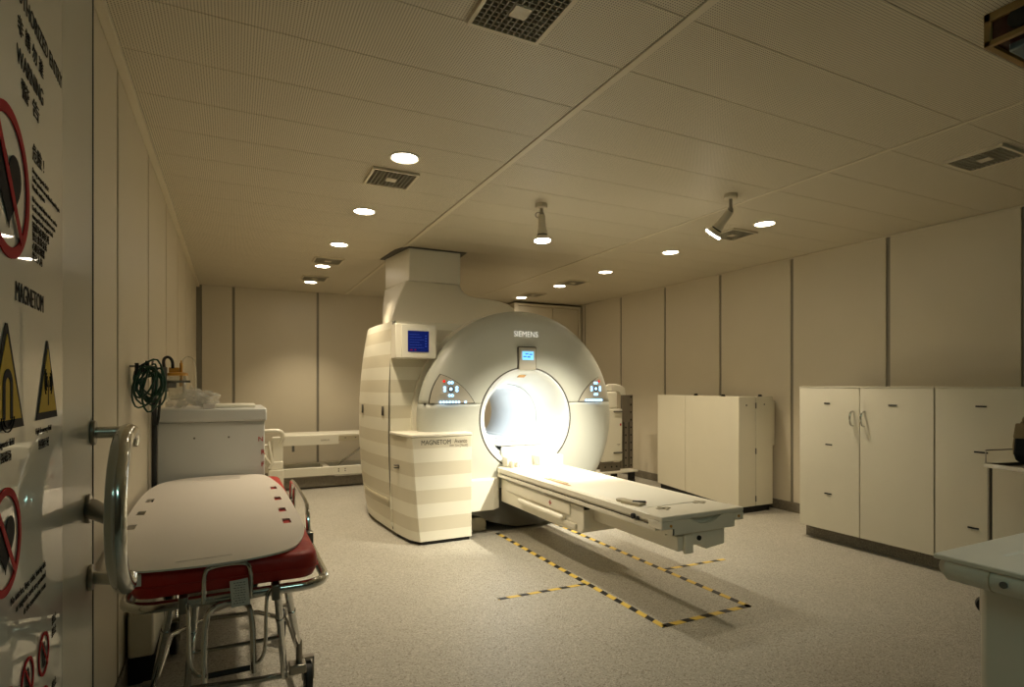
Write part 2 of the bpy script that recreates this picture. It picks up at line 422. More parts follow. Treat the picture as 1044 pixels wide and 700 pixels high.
out('bore_funnel', MB().lathe([(.452, 4.533), (.44, 4.53), (.425, 4.54), (.39, 4.60), (.345, 4.70), (.318, 4.82), (.308, 4.92)], (CX, 0, CZ), 'Y', 96), 'bore', mri, smooth=60, flip=False)
out('bore_tube', MB().lathe([(.305, 4.92), (.300, 4.96), (.300, 5.72)], (CX, 0, CZ), 'Y', 96), 'bore', mri, smooth=60, flip=False)
out('rear_funnel', MB().lathe([(.300, 5.72), (.302, 5.82), (.315, 5.95), (.330, 6.04)], (CX, 0, CZ), 'Y', 96), 'bore', mri, smooth=60, flip=False)
out('bore_lamp_strip', MB().box(CX-.13, CX-.10, 4.98, 5.6, CZ+.268, CZ+.274).box(CX+.10, CX+.13, 4.98, 5.6, CZ+.268, CZ+.274), 'boreglow', mri)
lamp('bore_light', 'AREA', (CX, 5.28, CZ+.262), BORE_W*2.2, (.86, .93, 1), (CX, 5.28, 0), shape='RECTANGLE', size=.2, size_y=.7)
lamp('bore_entry_light', 'AREA', (CX, 4.80, CZ+.30), BORE_W*.8, (1, .98, .9), (CX, 4.55, .6), shape='RECTANGLE', size=.3, size_y=.06)
# magnet body (striped), lofted; barrel-shaped left side
def body_sec(z):
    s = ((z-.93)/.93)**2
    L = [(1.207+.04*s, 4.82), (1.16+.07*s, 5.05), (1.125+.085*s, 5.35), (1.122+.088*s, 5.65), (1.16+.09*s, 5.9), (1.27+.07*s, 6.02), (1.45, 6.06)]
    h_ = max(.45, math.sqrt(max(0, .955**2-min(.955, abs(z-CZ))**2)))
    R = [(CX+h_-.1, 6.06), (CX+h_-.03, 5.95), (CX+h_, 5.6), (CX+h_, 5.1), (CX+h_-.01, 4.86), (CX+h_-.05, 4.82)]
    return [(x, y, z) for x, y in L+R]
def body_shell(name, zs, m):
    mb = MB(); n = 40
    secs = [body_sec(z) for z in zs]
    # faces between sections, with the bore cut out by leaving front/back faces to ring meshes
    rings = [[mb.b.verts.new(p) for p in s] for s in secs]
    N = len(rings[0])
    for A, B in zip(rings[:-1], rings[1:]):
        for i in range(N):
            j = (i+1) % N
            if (i == N-1) or (i == 6): continue      # front and back faces built with holes
            mb.b.faces.new((A[i], A[j], B[j], B[i]))
    mb.b.faces.new(rings[-1]); mb.b.faces.new(rings[0][::-1])
    return out(name, mb, m, mri, smooth=40)
zs = [.03+(1.84-.03)*k/16 for k in range(17)]
body_shell('side_cover', zs, 'stripe')
def face_with_hole(name, y, xl, xr, z0, z1, r, m):
    mb = MB(); n = 96; a = []; b = []
    for i in range(n):
        t = 2*pi*i/n; c, s = cos(t), sin(t)
        a.append(mb.b.verts.new((CX+r*c, y, CZ+r*s)))
        k = 9
        if c > 1e-6: k = min(k, (xr-CX)/c, .90)
        if c < -1e-6: k = min(k, (xl-CX)/c)
        if s > 1e-6: k = min(k, (z1-CZ)/s)
        if s < -1e-6: k = min(k, (z0-CZ)/s)
        b.append(mb.b.verts.new((CX+k*c, y, CZ+k*s)))
    mb.skin([a, b], cap=False)
    return out(name, mb, m, mri, smooth=0)
face_with_hole('front_shroud', 4.821, 1.212, 3.32, .03, 1.84, .45, 'stripe')
face_with_hole('rear_shroud', 6.059, 1.42, 3.28, .03, 1.84, .33, 'ivory')
out('base_skirt', MB().box(1.27, 3.3, 4.86, 6.0, 0, .045), 'black', mri)
# seam, side recesses and low vent strip on the left side
def side_pt(Y, z, off=.003):
    s = ((z-.93)/.93)**2
    P = [(4.82, 1.207+.04*s), (5.05, 1.16+.07*s), (5.35, 1.125+.085*s), (5.65, 1.122+.088*s), (5.9, 1.16+.09*s)]
    for (a, xa), (b, xb) in zip(P[:-1], P[1:]):
        if a <= Y <= b: return (xa+(xb-xa)*(Y-a)/(b-a)-off, Y, z)
    return (P[-1][1]-off, Y, z)
def patch(name, Y0, Y1, z0, z1, m, off=.003, ny=8, nz=6):
    mb = MB(); g = [[mb.b.verts.new(side_pt(Y0+(Y1-Y0)*i/ny, z0+(z1-z0)*j/nz, off)) for i in range(ny+1)] for j in range(nz+1)]
    for A, B in zip(g[:-1], g[1:]):
        for i in range(ny): mb.b.faces.new((A[i], A[i+1], B[i+1], B[i]))
    o = out(name, mb, m, mri); md = o.modifiers.new('t', 'SOLIDIFY'); md.thickness = .004; return o
patch('panel_seam', 4.825, 4.834, .05, 1.835, 'ridge', ny=1, nz=16)
patch('vent_strip', 4.87, 5.62, .23, .31, 'tan', ny=10, nz=2)
patch('grip_recess', 4.93, 4.97, 1.02, 1.10, 'ridge', ny=1, nz=1)
patch('grip_recess', 5.50, 5.56, 1.02, 1.10, 'ridge', ny=2, nz=1)
# base cabinet with MAGNETOM lettering
bc = []
for k in range(9):
    z = .03+.835*k/8; q = z/.865
    fx = 1.352+(1.281-1.352)*q**.75; sx = 1.245+(1.205-1.245)*q**.75
    bc.append([(fx, 4.39, z), (1.787, 4.39, z), (1.787, 4.60, z), (1.787, 4.815, z), (sx, 4.815, z), (sx+.018, 4.66, z), (sx+.048, 4.5, z), (fx-.016, 4.412, z)])
out('base_cabinet', MB().loft(bc), 'stripe', mri, bevel=.003, smooth=30)
out('base_cabinet_lid', MB().prism([(1.274, 4.385), (1.792, 4.385), (1.792, 4.82), (1.2, 4.82), (1.212, 4.66), (1.24, 4.5)], lambda a, b, d: (a, b, d), .868, .892), 'ivory', mri, bevel=.006)
out('base_cabinet_foot', MB().prism([(1.37, 4.41), (1.775, 4.41), (1.775, 4.8), (1.265, 4.8), (1.29, 4.55)], lambda a, b, d: (a, b, d), 0, .032), 'black', mri)
text('MAGNETOM', .056, 'text_dk', 'lettering', FRONT((1.478, 4.3885, .822)), mri, sx=.80)
text('Avanto', .052, 'text_md', 'lettering', FRONT((1.690, 4.3885, .826)), mri, sx=.74)
text('Tim [76x32]', .030, 'text_gr', 'lettering', FRONT((1.695, 4.3885, .790)), mri, sx=.78)
out('logo_bar', MB().box(1.592, 1.628, 4.388, 4.390, .788, .796), 'text_gr', mri)
out('key_slot', MB().box(1.20, 1.235, 4.62, 4.66, .62, .626).box(1.20, 1.235, 4.62, 4.66, .60, .606), 'ridge', mri)
# tower up to the ceiling and cowl
def ty(z): return 4.90+max(0, (z-1.84))/(2.27-1.84)*.30
t0 = [(1.485, 5.2), (2.0, 5.2), (2.06, 5.78), (1.40, 5.78)]
out('tower', MB().loft([[(x, y, 2.262) for x, y in t0], [(x, y, H) for x, y in t0]]), 'ivory', mri, bevel=.012)
out('ceiling_flange', MB().prism([(1.45, 5.17), (2.05, 5.17), (2.09, 5.82), (1.36, 5.82), (1.385, 5.36)], lambda a, b, d: (a, b, d), H-.008, H), 'ridge', mri)
prof = [(1.235, 1.842), (1.30, 1.99), (1.37, 2.12), (1.455, 2.262), (1.99, 2.262), (1.995, 2.215), (2.015, 2.175), (2.06, 2.145), (2.13, 2.132), (2.25, 2.128), (2.38, 2.112), (2.46, 2.085), (2.50, 2.045), (2.515, 1.99), (2.515, 1.842)]
def bx(x, z):   # back of cowl drawn in with height
    return 5.78
out('tower_cowl', MB().loft([[(x+.0, ty(z), z) for x, z in prof], [(x+(.14-.20*(z-1.842)/.42 if x < 1.6 else .0), bx(x, z), z) for x, z in prof]]), 'ivory', mri, bevel=.01, smooth=50)
# monitor
mo = out('monitor_box', MB().box(1.215, 1.575, 4.66, 4.818, 1.512, 1.80), 'ivory', mri, bevel=.006)
out('monitor_bezel', MB().box(1.262, 1.56, 4.645, 4.66, 1.515, 1.797), 'white', mri, bevel=.004)
sc = out('monitor_screen', MB().box(1.315, 1.497, 4.641, 4.646, 1.565, 1.742), 'scr', mri)
g = MB()
for k in range(6): g.box(1.33, 1.455-.02*(k % 3), 4.6398, 4.6412, 1.60+.022*k, 1.6025+.022*k)
for k in range(5): g.box(1.465, 1.478, 4.6398, 4.6412, 1.61+.022*k, 1.618+.022*k)
out('screen_lines', g, 'scrline', sc)
out('screen_marks', MB().box(1.335, 1.355, 4.6398, 4.6412, 1.578, 1.586).box(1.372, 1.386, 4.6398, 4.6412, 1.578, 1.586), 'redprint', sc)
# SIEMENS lettering
text('SIEMENS', .072, 'text_wh', 'lettering', frame((1, 0, 0), (0, .02, 1), (2.375, 4.536, 1.742)), mri, sx=.92)
# centre display
out('display_outline', MB().box(2.282, 2.474, 4.515, 4.55, 1.428, 1.632), 'ridge', mri, bevel=.012)
dp = out('display_panel', MB().box(2.290, 2.466, 4.508, 4.55, 1.424, 1.624), 'panel', mri, bevel=.01)
ds = out('display_screen', MB().box(2.322, 2.434, 4.503, 4.509, 1.512, 1.588), 'lcd', dp)
out('display_digits', MB().box(2.35, 2.38, 4.5015, 4.5035, 1.56, 1.57).box(2.39, 2.42, 4.5015, 4.5035, 1.556, 1.566).box(2.33, 2.36, 4.5015, 4.5035, 1.535, 1.545).box(2.37, 2.40, 4.5015, 4.5035, 1.532, 1.545), 'lcdtext', dp)
# triangular control panels
def cp(sign, pts, apexbulge, keys, led):
    def on(x, z, off):
        r = math.hypot(x-CX, z-CZ); return (x, cov_y(r)-.004-off, z)
    def slab(name, P, off, m, par):
        mb = MB(); c = (sum(p[0] for p in P)/len(P), sum(p[1] for p in P)/len(P))
        lv = []
        for k in (1, .8, .6, .4, .2): lv.append([mb.b.verts.new(on(c[0]+(x-c[0])*k, c[1]+(z-c[1])*k, off)) for x, z in P])
        bk = [mb.b.verts.new((x, on(x, z, off)[1]+.03, z)) for x, z in P]
        mb.skin([bk]+lv, cap=False); mb.b.faces.new(lv[-1])
        return out(name, mb, m, par, smooth=30)
    A, B, C = pts          # apex, outer bottom, inner bottom
    def arc(p, q, bulge, n=8):
        v = Vector(q)-Vector(p); nn = Vector((-v.y, v.x)); return [tuple(Vector(p)+v*(i/n)+nn*(bulge*4*(i/n)*(1-i/n))) for i in range(n)]
    P = arc(A, B, apexbulge[0])+arc(B, C, 0, 2)+arc(C, A, apexbulge[1])
    c = Vector((sum(p[0] for p in P)/len(P), sum(p[1] for p in P)/len(P)))
    big = [tuple(c+(Vector(p)-c)*1.05) for p in P]
    slab('control_outline', big, .004, 'ridge', mri)
    pn = slab('control_panel', P, .009, 'panel', mri)
    kx, kz = keys
    mb = MB()
    def disc(x, z, r): 
        p = Vector(on(x, z, .014)); mb.cyl(p+Vector((0, .006, 0)), p, r, n=14)
    for dx, dz in ((-.052, .012), (-.052, -.012), (.052, .012), (.052, -.012), (-.012, .054), (.012, .054), (-.012, -.054), (.012, -.054)): disc(kx+dx, kz+dz, .011)
    for k in range(7): disc(kx-.088*1+k*.026, kz-.110, .009)
    disc(kx+sign*.128, kz-.110, .009) if sign > 0 else disc(kx-.118, kz-.110, .009)
    disc(kx, kz, .012)
    out('backlit_keys', mb, 'bluelite', pn)
    mb = MB()
    for dx, dz in ((-.052, .012), (-.052, -.012), (.052, .012), (.052, -.012), (-.012, .054), (.012, .054), (-.012, -.054), (.012, -.054)): disc(kx+dx, kz+dz, .0055)
    for v in mb.b.verts: v.co.y -= .0015
    out('key_symbols', mb, 'ridge', pn)
    p = Vector(on(kx, kz, .0135)); mb = MB(); mb.lathe([(.018, 0), (.018, -.003), (.028, -.003), (.028, 0)], p, 'Y', 24)
    out('key_ring', mb, 'grey', pn)
    p = Vector(on(*led, .012)); out('emergency_key', MB().cyl(p+Vector((0, .006, 0)), p, .011, n=16), 'redled', pn)
cp(1, ((1.575, 1.375), (1.482, 1.135), (1.862, 1.135)), (-.07, -.10), (1.655, 1.252), (1.598, 1.318))
cp(-1, ((3.205, 1.375), (3.292, 1.135), (2.930, 1.135)), (.07, .10), (3.128, 1.252), (3.172, 1.322))
# dark lower shell under the front cover
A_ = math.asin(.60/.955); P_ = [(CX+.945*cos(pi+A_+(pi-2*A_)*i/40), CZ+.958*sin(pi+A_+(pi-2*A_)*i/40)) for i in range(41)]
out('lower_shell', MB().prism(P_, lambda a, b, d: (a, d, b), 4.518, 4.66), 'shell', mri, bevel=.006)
# low front box left of the patient table
out('front_plinth_box', MB().prism([(1.792, 4.46), (2.02, 4.46), (2.10, 4.52), (2.10, 4.60), (1.792, 4.60)], lambda a, b, d: (a, b, d), .21, .478), 'ivory', mri, bevel=.006)
out('floor_plinth', MB().box(1.80, 2.02, 4.62, 4.80, 0, .12), 'tan', mri, bevel=.004)
# small ceiling patch inside the bore
out('alignment_window', MB().box(2.33, 2.40, 4.59, 4.63, CZ+.378, CZ+.384, ('X', -.4)), 'orange', mri)

# ------------------------------------------------------------------ PATIENT TABLE
tb = thing('patient_table', 'long ivory patient table running out of the scanner bore over the taped floor', 'patient table', (2.38, 3.6, 0))
TX0, TX1 = 2.075, 2.685
out('tabletop', MB().box(TX0+.012, TX1-.012, 2.47, 4.52, .545, .572), 'ivory', tb, bevel=.006)
mb = MB(); mb.prism([(-.27, .566), (-.20, .576), (.20, .576), (.27, .566)], lambda a, b, d: (CX+a, d, b), 2.62, 4.50)
out('table_pad', mb, 'white', tb, bevel=.003)
for x0, sgn in ((TX0, 1), (TX1, -1)):
    m = MB(); xi = x0+sgn*.03
    m.box(min(x0, xi), max(x0, xi), 2.44, 4.50, .532, .568)
    m.box(min(x0+sgn*.008, xi), max(x0+sgn*.008, xi), 2.44, 4.50, .512, .532)
    m.box(min(x0, xi), max(x0, xi), 2.44, 4.50, .487, .512)
    out('side_rail', m, 'ivory', tb, bevel=.003)
    xa, xb = x0+sgn*.004, x0+sgn*.009
    out('rail_groove', MB().box(min(xa, xb), max(xa, xb), 2.44, 4.48, .517, .521), 'ridge', tb)
out('lower_rail', MB().box(2.19, 2.262, 2.392, 3.3, .372, .45), 'ivory', tb, bevel=.004)
out('lower_rail', MB().box(2.50, 2.57, 2.53, 3.3, .372, .45), 'ivory', tb, bevel=.004)
out('table_beam', MB().box(2.16, 2.60, 2.46, 4.5, .45, .544), 'ivory', tb)
# end block with curved hand recess
mb = MB(); xs = [2.150+(2.622-2.150)*i/24 for i in range(25)]
def cut(x):
    q = (x-2.40)/.115; return .546-.040*max(0, 1-q*q)
topE = [(x, .572) for x in xs]
out('end_cap_top', MB().box(TX0-.002, TX1+.002, 2.385, 2.50, .546, .574).box(TX0-.002, TX0+.075, 2.385, 2.50, .50, .546).box(TX1-.072, TX1+.002, 2.385, 2.50, .50, .546), 'ivory', tb, bevel=.007)
mb = MB()
lo = [(x, .462+.004*(x-2.15)) for x in xs]
hi = [(x, cut(x)) for x in xs]
mb.prism(lo+hi[::-1], lambda a, b, d: (a, d, b), 2.392, 2.50)
out('end_cap_face', mb, 'ivory', tb, bevel=.003, smooth=50)
out('hand_recess', MB().box(2.28, 2.52, 2.42, 2.5, .50, .55), 'white', tb)
out('lower_bracket', MB().box(2.225, 2.285, 2.37, 2.393, .358, .46), 'ivory', tb, bevel=.006)
out('lower_bracket', MB().prism([(2.30, .46), (2.56, .46), (2.56, .37), (2.42, .355), (2.36, .385), (2.30, .39)], lambda a, b, d: (a, d, b), 2.41, 2.52), 'ivory', tb, bevel=.005)
out('bracket_bolt', MB().cyl((2.36, 2.412, .425), (2.36, 2.402, .425), .014, n=14), 'black', tb)
out('end_rivet', MB().cyl((2.135, 2.386, .52), (2.135, 2.381, .52), .008, n=12), 'orange', tb)
out('end_rivet', MB().cyl((2.645, 2.386, .525), (2.645, 2.381, .525), .008, n=12), 'orange', tb)
out('end_slot', MB().box(2.156, 2.162, 2.388, 2.393, .466, .50), 'ridge', tb)
# connectors and marks
out('coil_connector', MB().box(2.12, 2.185, 2.66, 2.80, .572, .592, ('Z', .25)).cyl((2.15, 2.84, .574), (2.15, 2.84, .588), .035, n=20), 'tan', tb, bevel=.004)
out('connector_pin', MB().cyl((2.14, 2.72, .593), (2.19, 2.66, .597), .006, n=10), 'black', tb)
out('side_connector', MB().cyl((2.072, 2.62, .535), (2.058, 2.62, .535), .016, n=14).cyl((2.072, 2.58, .532), (2.062, 2.58, .532), .010, n=14), 'black', tb)
out('release_button', MB().cyl((2.235, 2.72, .574), (2.235, 2.72, .580), .009, n=14), 'redprint', tb)
for x, y in ((2.235, 2.56), (2.55, 2.60)):
    out('coil_socket', MB().box(x-.045, x+.045, y-.014, y+.014, .573, .577).box(x-.012, x+.012, y-.04, y+.04, .573, .577), 'tan', tb, bevel=.002)
out('table_mark', MB().box(2.135, 2.15, 3.42, 3.80, .5755, .577).box(2.17, 2.18, 3.50, 3.78, .5765, .578), 'orange', tb)
# support below
sb = MB(); sb.prism([(3.20, .32), (3.24, .285), (3.55, .27), (4.5, .27), (4.5, .468), (3.20, .468)], lambda a, b, d: (d, a, b), 2.11, 2.65)
out('table_support', sb, 'ivory', tb, bevel=.008)
out('support_side_panel', MB().prism([(3.36, .385), (4.36, .385), (4.36, .462), (3.36, .462)], lambda a, b, d: (d, a, b), 2.098, 2.11), 'ivory', tb, bevel=.003)
out('support_bumper', MB().box(2.065, 2.11, 3.42, 4.10, .335, .372), 'ivory', tb, bevel=.012)
out('support_bumper', MB().box(2.09, 2.11, 3.28, 3.66, .30, .34), 'ivory', tb, bevel=.008)
out('support_screw', MB().cyl((2.30, 3.201, .405), (2.30, 3.196, .405), .009, n=12).cyl((2.30, 3.201, .37), (2.30, 3.196, .37), .009, n=12), 'black', tb)
out('support_latch', MB().box(2.11, 2.15, 3.19, 3.2, .45, .49), 'black', tb)
out('support_latch', MB().box(2.2, 2.23, 3.19, 3.2, .45, .47), 'black', tb)
out('warning_mark', MB().box(2.0955, 2.0975, 3.62, 3.63, .405, .44).box(2.0955, 2.0975, 3.605, 3.645, .418, .424), 'redprint', tb)
# table inside the bore, raised rail and head-end pieces
out('bore_bridge', MB().box(2.15, 2.61, 4.62, 5.98, .735, .757).box(2.22, 2.245, 4.7, 5.98, .757, .775).box(2.51, 2.535, 4.7, 5.98, .757, .775), 'bore', mri, bevel=.006)
out('bridge_cushion', MB().box(2.28, 2.46, 4.75, 5.05, .757, .79), 'bore', mri, bevel=.015)
out('bridge_apron', MB().prism([(4.46, .574), (4.60, .574), (4.60, .72), (4.575, .74)], lambda a, b, d: (d, a, b), 2.15, 2.61), 'white', tb, bevel=.008)
out('bore_dock', MB().box(2.42, 2.66, 4.36, 4.52, .572, .665), 'white', tb, bevel=.01)
out('head_holder', MB().box(2.13, 2.22, 4.42, 4.52, .575, .66).box(2.15, 2.165, 4.36, 4.42, .575, .63).box(2.20, 2.215, 4.36, 4.42, .575, .63), 'white', tb, bevel=.006)
out('head_holder_clip', MB().cyl((2.15, 4.37, .64), (2.22, 4.40, .605), .009, n=12).box(2.23, 2.27, 4.38, 4.46, .575, .60), 'ivory', tb)

# ------------------------------------------------------------------ FLOOR TAPE
def tape(p0, p1, wdt, label):
    p0 = Vector(p0); p1 = Vector(p1); d = p1-p0; L = d.length
    o = out('floor_tape', MB().box(0, L, -wdt/2, wdt/2, .0004, .0016), 'tape', smooth=0)
    o.location = (p0.x, p0.y, 0); o.rotation_euler = (0, 0, math.atan2(d.y, d.x))
    tag(o, label, 'floor tape', 'black and yellow hazard tape on the floor')
tape((2.062, 4.49), (2.062, 2.345), .037, 'long black and yellow tape strip on the floor left of the table')
tape((2.692, 4.62), (2.692, 2.345), .037, 'long black and yellow tape strip on the floor under the table\'s right side')
tape((2.06, 2.362), (2.71, 2.362), .037, 'short yellow and black tape closing the taped rectangle at its near end')
tape((1.431, 3.095), (2.05, 3.085), .03, 'short tape strip branching left from the taped rectangle')
tape((2.71, 3.085), (3.26, 3.07), .03, 'short tape strip branching right from the taped rectangle')

# ------------------------------------------------------------------ EQUIPMENT CABINET (right)
ec = thing('equipment_cabinet', 'low cream equipment cabinet standing on black plinth between scanner and long cabinets', 'cabinet', (4.8, 4.8, 0))
def Q(a, b):      # a across front, b back along side (the cabinet is turned a little)
    u = Vector((1, .0)); v = Vector((.19, 1)).normalized()
    p = Vector((4.50, 4.058))+u*a+v*b; return p
def qprism(a0, a1, b0, b1): return [tuple(Q(a0, b0)), tuple(Q(a1, b0)), tuple(Q(a1, b1)), tuple(Q(a0, b1))]
Z3 = lambda a, b, d: (a, b, d)
out('body', MB().prism([tuple(Q(.006, .02)), (4.985, 4.08), (5.06, 5.585), tuple(Q(.006, 1.555))], Z3, .065, 1.165), 'cab', ec)
out('side_panel', MB().prism(qprism(0, .008, .0, .945), Z3, .065, 1.168), 'cab', ec, bevel=.002)
out('side_panel', MB().prism(qprism(0, .008, .952, 1.56), Z3, .065, 1.165), 'cab', ec, bevel=.002)
out('door', MB().box(4.502, 4.735, 4.056, 4.08, .068, 1.17), 'cab', ec, bevel=.003)
out('door', MB().box(4.741, 4.985, 4.056, 4.08, .068, 1.17), 'cab', ec, bevel=.003)
for z in (.14, .62, 1.08): out('hinge', MB().box(4.731, 4.745, 4.05, 4.06, z-.03, z+.03), 'grey', ec, bevel=.002)
out('keyhole', MB().box(4.60, 4.612, 4.053, 4.057, 1.075, 1.093), 'black', ec)
out('keyhole', MB().cyl((4.86, 4.057, 1.09), (4.86, 4.053, 1.09), .008, n=12), 'grey', ec)
out('plinth', MB().prism([tuple(Q(.03, .03)), (4.97, 4.09), (5.05, 5.55), tuple(Q(.03, 1.53))], Z3, 0, .066), 'black', ec)
for p in (Q(.13, .90), Q(.09, .35), Q(.36, .06)):
    out('lifting_bracket', MB().box(p.x-.025, p.x+.025, p.y-.012, p.y+.012, 1.166, 1.172).box(p.x-.02, p.x+.02, p.y-.006, p.y+.006, 1.172, 1.188), 'black', ec)
out('rear_box', MB().box(4.99, 5.07, 4.10, 4.6, .66, 1.13), 'cab', ec, bevel=.003)

# ------------------------------------------------------------------ LONG CABINETS
def cabinet(y_hi, ym, y_lo, label, slots, handles):
    t = thing('storage_cabinet', label, 'cabinet', (4.7, (y_hi+y_lo)/2, 0), 'cream storage cabinets along the right wall')
    out('carcass', MB().box(4.37, XR-.002, y_lo, y_hi, .105, 1.268), 'cab', t, bevel=.001)
    out('top_panel', MB().box(4.345, XR-.002, y_lo, y_hi, 1.266, 1.274), 'cab', t, bevel=.001)
    out('plinth', MB().box(4.435, XR-.002, y_lo, y_hi, 0, .106), 'kick', t)
    for a, b in ((ym+.003, y_hi-.003), (y_lo+.003, ym-.003)):
        if b-a < .05: continue
        d = out('door', MB().box(4.348, 4.368, a, b, .106, 1.264), 'cab', t, bevel=.002)
        for (y, z, L) in slots:
            if a < y < b: out('slot_pull', MB().box(4.343, 4.3495, y-L/2, y+L/2, z-.005, z+.005), 'navy', d)
        for y in handles:
            if a < y < b:
                out('bow_handle', MB().tube([(4.348, y, 1.082), (4.315, y, 1.076), (4.304, y, 1.026), (4.315, y, .974), (4.348, y, .968)], .007, 10, smooth=2), 'chrome', d)
    return t
def rx(u, v, X=4.348):
    a = (u-522)/579; c, s = cos(TH), sin(TH)
    dx, dy = s+a*c, c-a*s; k = X/dx; return (k*dy, 1.285-(v-392.5)/579*k)
cabinet(3.27, 2.752, 2.232, 'cream double-door storage cabinet with two bow handles, left of the long row', [(3.018, 1.137, .048), (3.003, .803, .055), (3.01, .403, .06), (2.505, 1.137, .06)], [2.803, 2.716])
cabinet(2.228, 1.708, 1.19, 'plain cream storage cabinet behind the steel trolley, right of the bow-handled one', [(1.957, 1.147, .06), (1.957, .85, .075), (2.0, .352, .062), (1.45, 1.147, .06)], [])

# ------------------------------------------------------------------ COIL RACK right of gantry
rk = thing('coil_rack', 'grey pegboard rack on a cream wheeled board, right of the scanner front', 'rack', (4.6, 6.1, 0))
out('side_pegboard', MB().box(4.56, 4.76, 6.04, 6.06, .19, .80).box(4.58, 4.765, 6.05, 6.07, .80, 1.155), 'peg', rk, bevel=.003)
out('lower_pegboard', MB().box(4.25, 4.56, 6.05, 6.07, .17, .28), 'peg', rk)
mb = MB()
for x in (4.64, 4.725):
    for k in range(10):
        z = .23+.1*k
        if x < 4.7 and z > .8: continue
        mb.cyl((x, 6.041, z), (x, 6.036, z), .012, n=10)
for x in (4.32, 4.42, 4.50): mb.cyl((x, 6.051, .225), (x, 6.046, .225), .012, n=10)
out('peg_hole', mb, 'dark', rk); bpy.data.objects['peg_hole']['kind'] = 'stuff'
mb = MB()
for x in (4.60, 4.615, 4.685, 4.70): mb.box(x-.002, x+.002, 6.036, 6.041, .2, .8)
out('board_rib', mb, 'dark', rk)
out('wheeled_board', MB().box(4.20, 4.80, 5.98, 6.45, .145, .17), 'white', rk, bevel=.008)
for x, y in ((4.27, 6.02), (4.72, 6.02), (4.72, 6.4), (4.27, 6.4)):
    out('leg', MB().box(x-.04, x+.03, y-.03, y+.03, .03, .145).cyl((x-.02, y-.02, .03), (x+.02, y-.02, .03), .03, n=14), 'black', rk)
out('back_panel', MB().box(4.25, 4.6, 6.25, 6.27, .17, 1.15), 'peg', rk)
cl2 = thing('body_coil', 'white body coil with two carry handles hung on the grey rack', 'coil', (4.45, 6.0, .3))
out('coil_shell', MB().box(4.22, 4.55, 5.985, 6.035, .30, .98).box(4.24, 4.48, 6.0, 6.05, .98, 1.20), 'white', cl2, bevel=.02, seg=3)
out('coil_handle', MB().box(4.40, 4.53, 5.955, 5.985, .935, .955), 'grey', cl2, bevel=.006)
out('coil_handle', MB().box(4.40, 4.53, 5.955, 5.985, .405, .425), 'grey', cl2, bevel=.006)
out('coil_label', MB().box(4.46, 4.51, 5.983, 5.986, .52, .526).box(4.47, 4.505, 5.983, 5.986, .505, .51), 'text_gr', cl2)
out('coil_mark', MB().box(4.505, 4.525, 5.983, 5.986, .76, .79), 'redprint', cl2)
cl3 = thing('flexible_coil', 'crumpled white flexible coil lying over the top of the grey rack', 'coil', (4.5, 6.1, 1.15))
mb = MB().prism([(4.345, 1.202), (4.36, 1.262), (4.41, 1.292), (4.52, 1.300), (4.62, 1.285), (4.672, 1.262), (4.690, 1.16), (4.60, 1.158), (4.58, 1.202)], lambda a, b, d: (a+.02*sin(40*d), d, b+.012*sin(30*d+9*a)), 6.075, 6.19)
out('coil_fabric', mb, 'white', cl3, bevel=.012, seg=3)
out('coil_strap', MB().box(4.44, 4.46, 6.066, 6.074, 1.205, 1.29), 'board', cl3, bevel=.002)

# ------------------------------------------------------------------ SPARE TABLE at the back wall
sp = thing('spare_patient_table', 'spare white patient table with low frame parked along the back wall', 'patient table', (1.4, 7.6, 0))
out('tabletop', MB().box(.55, 2.3, 7.5, 7.98, .64, .665), 'white', sp, bevel=.006)
out('front_apron', MB().box(.56, 1.22, 7.49, 7.5, .535, .655), 'white', sp, bevel=.003)
out('front_rail', MB().box(1.22, 2.3, 7.49, 7.51, .575, .64), 'tan', sp, bevel=.003)
mb = MB()
for k in range(8): mb.cyl((1.3+.13*k, 7.49, .612), (1.3+.13*k, 7.485, .612), .007, n=10)
out('rail_rivets', mb, 'ridge', sp)
text('SIEMENS', .028, 'text_gr', 'lettering', FRONT((1.05, 7.4885, .59)), sp)
out('base_frame', MB().box(.5, 2.3, 7.38, 7.43, .16, .265).box(.5, 2.3, 7.85, 7.9, .16, .265).box(.5, .56, 7.43, 7.85, .16, .265).box(1.03, 1.10, 7.43, 7.85, .2, .262).box(2.2, 2.3, 7.43, 7.85, .16, .265), 'white', sp, bevel=.004)
out('frame_bolts', MB().cyl((1.20, 7.381, .232), (1.20, 7.375, .232), .008, n=10).cyl((1.20, 7.381, .205), (1.20, 7.375, .205), .008, n=10).cyl((1.28, 7.381, .232), (1.28, 7.375, .232), .007, n=10).cyl((1.28, 7.381, .205), (1.28, 7.375, .205), .007, n=10), 'black', sp)
out('frame_edge_strip', MB().box(1.15, 2.3, 7.37, 7.39, .145, .16), 'chrome', sp)
out('lower_shroud', MB().box(.55, 2.3, 7.42, 7.86, .02, .145), 'kick', sp)
out('gas_strut', MB().cyl((1.22, 7.6, .26), (1.72, 7.6, .60), .012, n=12).cyl((1.5, 7.6, .45), (1.74, 7.6, .612), .017, n=12), 'chrome', sp)
out('hanging_tab', MB().box(.66, .69, 7.50, 7.51, .46, .535), 'grey', sp)
out('post', MB().box(.50, .56, 7.5, 7.56, .265, .64), 'white', sp, bevel=.003)
pc = thing('transport_column', 'cream column with curved tube handles beside the parked table', 'trolley column', (.47, 6.9, 0))
out('column', MB().box(.40, .50, 6.86, 6.98, .42, .70), 'white', pc, bevel=.01)
out('column_base', MB().box(.36, .515, 6.82, 7.0, 0, .34).box(.375, .51, 6.84, 6.99, .34, .43), 'white', pc, bevel=.008)
out('tube_handle', MB().tube([(.30, 6.84, .775), (.44, 6.84, .78), (.505, 6.84, .76), (.505, 6.86, .68), (.46, 6.88, .61)], .022, 12, smooth=2), 'white', pc)
